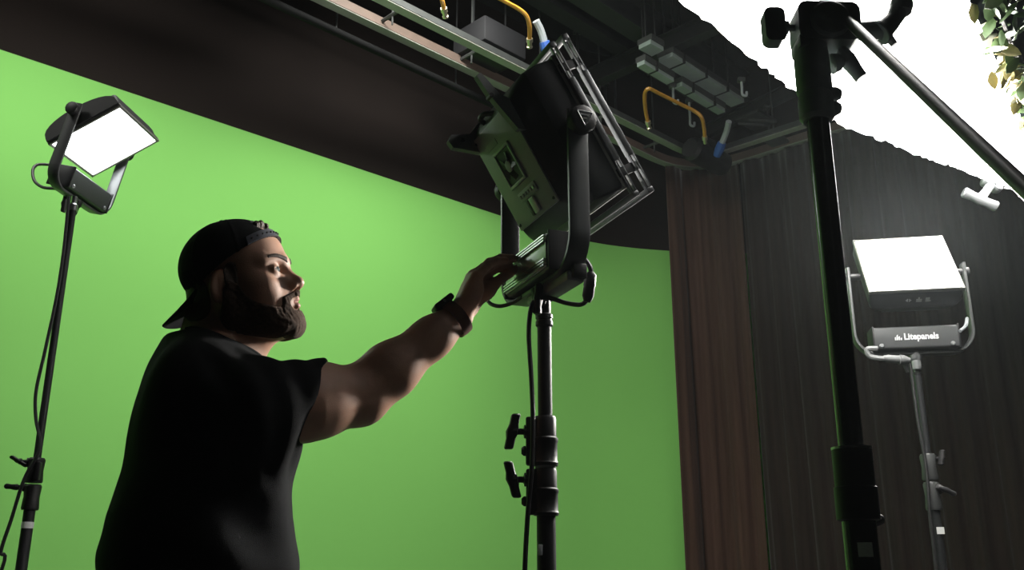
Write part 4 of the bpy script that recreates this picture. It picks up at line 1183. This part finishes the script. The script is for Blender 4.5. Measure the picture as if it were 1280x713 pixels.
# hem, neck and sleeve openings
inner = SDF(); 
tee.plane((0, 0, .915), (0, 0, -1), .004)
tee.cone(nb + np.array([.012, 0, .028]), nb + np.array([.03, 0, .2]), .077, .10, .008, 's')
# collar rib
M_TEE = mat('black_cotton', (.012, .0125, .0135), .95, 0, .15, 30, .5, 900, spec=.12)
tee_o, _ = sdf_obj('tee_shirt', tee, (-.95, 1.48, .89), (-.2, 2.28, 1.62), .0048, M_TEE, man, 2)
tee_o['label'] = 'plain black short sleeved cotton tee'
mb = MB(); cn = nb + np.array([.006, 0, .012]); ring = []
for k in range(33):
    a = 2 * math.pi * k / 32; c, s_ = math.cos(a), math.sin(a)
    ring.append(Vector(tuple(cn + BF * (.074 * c + .004) + BL * .076 * s_ + np.array([0, 0, -.020 * c + (.012 if c < 0 else 0) * -c]))))
mb.tube(ring, .0075, 8, False).build('collar_rib', M_TEE, man)

# --- trousers, shoes
tr_ = SDF()
tr_.loft([(.78, MANX, MANY, .14, .175), (.86, MANX, MANY, .155, .185), (.95, MANX, MANY, .165, .188), (1.0, MANX, MANY, .165, .185)], BF, BL)
feet = []
for sg in (-1, 1):
    hp = np.array([-.585, 1.84, .86]) + BL * .095 * sg; kn = np.array([-.585, 1.84, .48]) + BL * .10 * sg + BF * (.02 + .03 * sg); an = kn - BF * .02 - np.array([0, 0, .39])
    tr_.cone(hp, kn, .095, .072, .05); tr_.cone(kn, an, .072, .062, .03); feet.append(an)
tr_.add('d', 0, lambda P: noise3(P, 30, 8) * .006, (0, 0, 0), 99)
sdf_obj('trousers', tr_, (-.9, 1.5, .0), (-.25, 2.2, 1.06), .010, mat('dark_denim', (.02, .022, .028), .9, 0, .2, 40), man, 1)
sh = SDF()
for an in feet:
    b = np.array([an[0], an[1], .0])
    sh.cone(b + np.array([0, 0, .05]) - BF * .03, b + np.array([0, 0, .10]), .045, .045, .02)
    sh.cone(b + np.array([0, 0, .045]) - BF * .04, b + np.array([0, 0, .035]) + BF * .15, .042, .038, .03)
sh.plane((0, 0, .004), (0, 0, -1), .003)
sdf_obj('shoes', sh, (-.9, 1.5, -.01), (-.2, 2.2, .17), .007, mat('black_leather', (.02, .02, .02), .5), man, 1)

# --- cap worn backwards
cap_ = SDF()
cap_.ell((-.005, 0, .052), (.103, .085, .088), 0, 'u', HT_)
cap_.ell((-.005, 0, .048), (.0995, .081, .0865), .002, 's', HT_)
cap_.plane((.085, 0, .083), (.52, 0, -1), .002, 'i', HT_)
cap_.ell((.085, 0, .112), (.05, .038, .020), .003, 's', HT_)
def seam(P):
    q = (P - HT_[0]) @ HT_[1]; a = np.arctan2(q[:, 1], q[:, 0] + .01)
    return -.0012 * np.exp(-((np.abs(((a + math.pi / 6) % (math.pi / 3)) - math.pi / 6)) / .03) ** 2) + noise3(P, 60, 2) * .0006
cap_.add('d', 0, seam, (0, 0, 0), 99)
M_CAP = mat('black_cap_cotton', (.010, .0105, .012), .9, 0, .15, 60, .4, 900, spec=.2)
cap_o, _ = sdf_obj('cap', cap_, hpt(-.01, 0, .06) - .17, hpt(-.01, 0, .06) + .17, .0024, M_CAP, man)
cap_o['label'] = 'black cap worn backwards with the brim behind'
# strap with snap holes, brim, button
H = lambda x, y, z: Vector(tuple(hpt(x, y, z)))
def crown(a, z, g=0.):
    f = math.sqrt(max(.02, 1 - ((z - .052) / (.088 + g)) ** 2)); return -.005 + (.103 + g) * math.cos(a) * f, (.085 + g) * math.sin(a) * f
mb = MB(); rg = []
def strap_z(a, g):
    z = .085
    for _ in range(8): z = .083 + .52 * (crown(a, z, g)[0] - .085)
    return z
for k in range(21):
    a = R(-56 + 112 * k / 20); z = strap_z(a, .001); zt = z + .016
    (x, y), (x2, y2), (x3, y3), (x4, y4) = crown(a, z, -.003), crown(a, z, .003), crown(a, zt, .003), crown(a, zt, -.003)
    rg.append([H(x, y, z), H(x2, y2, z), H(x3, y3, zt), H(x4, y4, zt)])
strap = mb.loft(rg).build('cap_strap', mat('grey_plastic_strap', (.085, .09, .11), .45, 0, .1, 60), cap_o)
mb = MB()
for k in range(8):
    a = R(-50 + 8 * k); z = strap_z(a, .001) + .008; x, y = crown(a, z, .003); x2, y2 = crown(a, z, .0052)
    mb.turned(H(x, y, z), H(x2, y2, z), [(0, .0024), (1, .0016)], 8)
mb.build('snap_stud', mat('snap_grey', (.03, .03, .035), .4), strap)
mb = MB(); rows_ = []
NB, MBR = 17, 8
top = []; bot = []
for i in range(MBR):
    t = i / (MBR - 1)
    for k in range(NB):
        a = -1 + 2 * k / (NB - 1)
        yy = .074 * a * (1 - .10 * t * t); rim = math.sqrt(max(0., 1 - (abs(a) ** 2.6)))
        x0 = -.005 - .102 * math.sqrt(max(0, 1 - (yy / .088) ** 2)); z0 = .083 + .52 * (x0 - .085) + .006
        ln = .060 * t * (.10 + .90 * rim)
        droop = .020 * a * a * (.3 + .7 * t)
        x, z = x0 + .004 - ln * .90, z0 - ln * .42 - droop
        top.append(H(x, yy, z + .0)); bot.append(H(x + .0024, yy, z - .0022))
n = NB * MBR; fs = []
for i in range(MBR - 1):
    for k in range(NB - 1):
        q = (i * NB + k, i * NB + k + 1, (i + 1) * NB + k + 1, (i + 1) * NB + k); fs.append(q); fs.append(tuple(n + j for j in reversed(q)))
per = [k for k in range(NB)] + [i * NB + NB - 1 for i in range(1, MBR)] + [(MBR - 1) * NB + k for k in range(NB - 2, -1, -1)] + [i * NB for i in range(MBR - 2, 0, -1)]
for j in range(len(per)): a, b = per[j], per[(j + 1) % len(per)]; fs.append((b, a, n + a, n + b))
mb.add(top + bot, fs).build('brim', M_CAP, cap_o, 60)
MB().turned(H(-.012, 0, .138), H(-.012, 0, .144), [(0, .008), (.5, .007), (1, .003)], 12).build('top_button', M_CAP, cap_o)

# --- hair: tuft in the strap opening, sideburn and nape, eyebrows, beard
M_HAIR = mat('brown_hair', (.055, .032, .018), .6, 0, .45, 220, .6, 700)
M_BEARD = mat('dark_brown_beard', (.068, .036, .019), .9, 0, .55, 260, .8, 900)
hr = SDF()
hr.ell((-.005, 0, .047), (.0955, .0775, .0850), 0, 'u', HT_)
hr.add('d', 0, lambda P: (np.sin((P - HT_[0]) @ HT_[1] @ np.array([0, 420, 90])) + np.sin((P - HT_[0]) @ HT_[1] @ np.array([120, 300, -160]))) * .0006, (0, 0, 0), 99)
hr.plane((.060, 0, .088), (.5, 0, -1), .004, 'i', HT_)
hair_o, _ = sdf_obj('hair', hr, hpt(-.01, 0, .06) - .16, hpt(-.01, 0, .06) + .16, .003, M_HAIR, man)
hr = SDF()
for k in range(5): hr.cone((.055, -.024 + k * .012, .105), (.070 - abs(k - 2) * .004, -.028 + k * .014, .112 + (k % 2) * .003), .010, .007, .006, 'u', HT_)
hr.add('d', 0, lambda P: np.sin((P - HT_[0]) @ HT_[1] @ np.array([200, 700, 250])) * .0012, (0, 0, 0), 99)
sdf_obj('hair_tuft', hr, hpt(.07, 0, .11) - .07, hpt(.07, 0, .11) + .07, .0022, M_HAIR, man)
nh = SDF()          # nape and sideburns, close cropped
nh2 = SDF(); head_skin(nh)
nh.cone(hpt(-.022, 0, -.03), nb, .060, .066, .03); nh.cone(hpt(-.05, 0, .0), nb + np.array([-.03, 0, 0]), .045, .055, .03)
nh.add('d', 0, lambda P: -.0018 - .0007 * noise3(P, 900, 5), (0, 0, 0), 99)
reg = SDF()
reg.cone((-.075, -.045, .0), (-.085, .045, .0), .042, .042, .01, 'u', HT_)
reg.cone((-.060, -.055, -.035), (-.060, .055, -.035), .026, .026, .02, 'u', HT_)
for y in (-1, 1): reg.cone((.014, y * .078, .03), (.010, y * .076, -.02), .013, .012, .01, 'u', HT_)
nh.add('i', .002, lambda P: reg.ev(P), hpt(0, 0, 0), 99)
sdf_obj('cropped_hair', nh, hpt(-.03, 0, -.02) - .14, hpt(-.03, 0, -.02) + .14, .0026, M_HAIR, man)
eb = SDF(); head_skin(eb)
eb.add('d', 0, lambda P: -.0016 - .0006 * np.sin(P @ np.array([1100, 500, 900])), (0, 0, 0), 99)
def rge(P):
    q = (P - HT_[0]) @ HT_[1] / HT_[2]; y = np.abs(q[:, 1]); t = np.clip((y - .010) / .042, 0, 1)
    zc = .0350 + .0075 * np.sin(t * 2.5); th = .0060 * (1 - .55 * t)
    return np.maximum.reduce([np.abs(q[:, 2] - zc) - th, y - .052, .010 - y, .045 - q[:, 0]])
eb.add('i', .001, rge, hpt(.08, 0, .05), 99)
sdf_obj('eyebrows', eb, hpt(.08, 0, .05) - .075, hpt(.08, 0, .05) + .075, .0016, M_HAIR, man, 0)
bd = SDF(); head_skin(bd)
bd.cone(hpt(-.022, 0, -.03), nb, .060, .066, .03); bd.cone(hpt(.035, 0, -.07), nb + BF * .04, .032, .045, .03)
def bgrow(P):
    q = (P - HT_[0]) @ HT_[1] / HT_[2]; chin = np.exp(-(((q[:, 0] - .09) / .03) ** 2 + ((q[:, 2] + .09) / .03) ** 2))
    return -(.0032 + .0085 * chin + .0018 * noise3(P, 900, 3) + .0007 * noise3(P, 330, 6))
bd.add('d', 0, bgrow, (0, 0, 0), 99)
rg2 = SDF()
for y in (-1, 1):
    rg2.cone((.010, y * .080, -.012), (.012, y * .070, -.055), .016, .030, .01, 'u', HT_)
    rg2.cone((.012, y * .066, -.060), (.065, y * .040, -.082), .034, .031, .01, 'u', HT_)
    rg2.cone((.108, y * .004, -.0305), (.090, y * .029, -.044), .0065, .0075, .004, 'u', HT_)
    rg2.cone((.090, y * .031, -.044), (.088, y * .027, -.075), .0075, .016, .006, 'u', HT_)
rg2.ell((.090, 0, -.088), (.036, .036, .028), .012, 'u', HT_)
rg2.ell((.103, 0, -.0475), (.020, .0225, .0100), .003, 's', HT_)
bd.add('i', .003, lambda P: rg2.ev(P), hpt(.05, 0, -.06), 99)
bo, _ = sdf_obj('beard', bd, hpt(.05, 0, -.05) - .13, hpt(.05, 0, -.05) + .13, .0022, M_BEARD, man)
bo['label'] = 'short full dark brown beard and moustache'
# lips colour as own thin mesh
lp = SDF(); head_skin(lp)
lp.add('d', 0, lambda P: np.full(len(P), -.0007), (0, 0, 0), 99)
rgl = SDF()
for y in (-1, 1):
    rgl.cone((.104, y * .003, -.0412), (.090, y * .022, -.0472), .0050, .0028, .002, 'u', HT_)
    rgl.cone((.102, y * .003, -.0535), (.089, y * .021, -.0492), .0062, .0030, .002, 'u', HT_)
lp.add('i', .001, lambda P: rgl.ev(P), hpt(.1, 0, -.047), 99)
sdf_obj('lips', lp, hpt(.1, 0, -.047) - .045, hpt(.1, 0, -.047) + .045, .0014, mat('lip_skin', (.46, .22, .17), .4, 0, .1, 90), man)
# eyes
for y in (-1, 1):
    c = hpt(.0785, y * .033, .0163); g = HT_[1] @ unit([1, 0, .10])
    mb = MB(); u, v_, _ = basis(g); rings = []
    for k in range(1, 12):
        a = math.pi * k / 12; rings.append([Vector(tuple(c)) + Vector(tuple(g)) * (math.cos(a) * .0128) + u * (math.sin(a) * .0128 * math.cos(b)) + v_ * (math.sin(a) * .0128 * math.sin(b)) for b in [2 * math.pi * j / 16 for j in range(16)]])
    ey = mb.loft(rings).build('eyeball', mat('eye_white', (.62, .58, .54), .15, 0, .04, 90), man, 90)
    MB().turned(Vector(tuple(c + g * .0112)), Vector(tuple(c + g * .0131)), [(0, .0062), (.6, .0055), (1, .003)], 18).build('iris', mat('iris_blue_grey', (.10, .13, .14), .12), ey, 60)
    MB().turned(Vector(tuple(c + g * .0128)), Vector(tuple(c + g * .0135)), [(0, .0027), (1, .0018)], 14).build('pupil', M_RUBBER, ey, 60)

# --- wrist watch
dW = unit(W_R - E_R); wc = W_R - dW * .008
nW = unit(nR - dW * (nR @ dW)); aW = np.cross(dW, nW)
mb = MB(); rings = []
for k in range(29):
    a = 2 * math.pi * k / 28; rr_ = .0362
    rings.append([Vector(tuple(wc + (nW * math.cos(a) * (rr_ + o1) + aW * math.sin(a) * (rr_ + o1)) + dW * o2)) for o1, o2 in ((-.001, -.012), (.002, -.012), (.003, 0), (.002, .012), (-.001, .012))])
wt = mb.loft(rings, False).build('wristwatch', mat('dark_brown_strap', (.10, .035, .018), .55, 0, .15, 60), man)
wt['label'] = 'dark square smart watch on a brown strap'
Mw = Matrix([tuple(dW), tuple(aW), tuple(nW)]).transposed()
MB().box(Vector(tuple(wc + nW * .0405)), (.048, .042, .014), Mw, .0055, 3).build('watch_case', M_BLACKPLASTIC, wt)
MB().box(Vector(tuple(wc + nW * .0468)), (.036, .030, .0015), Mw, .0006).build('watch_screen', mat('dark_glass', (.006, .006, .007), .08), wt)
MB().turned(Vector(tuple(wc + nW * .041 + aW * .019)), Vector(tuple(wc + nW * .041 + aW * .0215)), [(0, .0035), (1, .003)], 10).build('watch_crown', M_STEEL, wt)
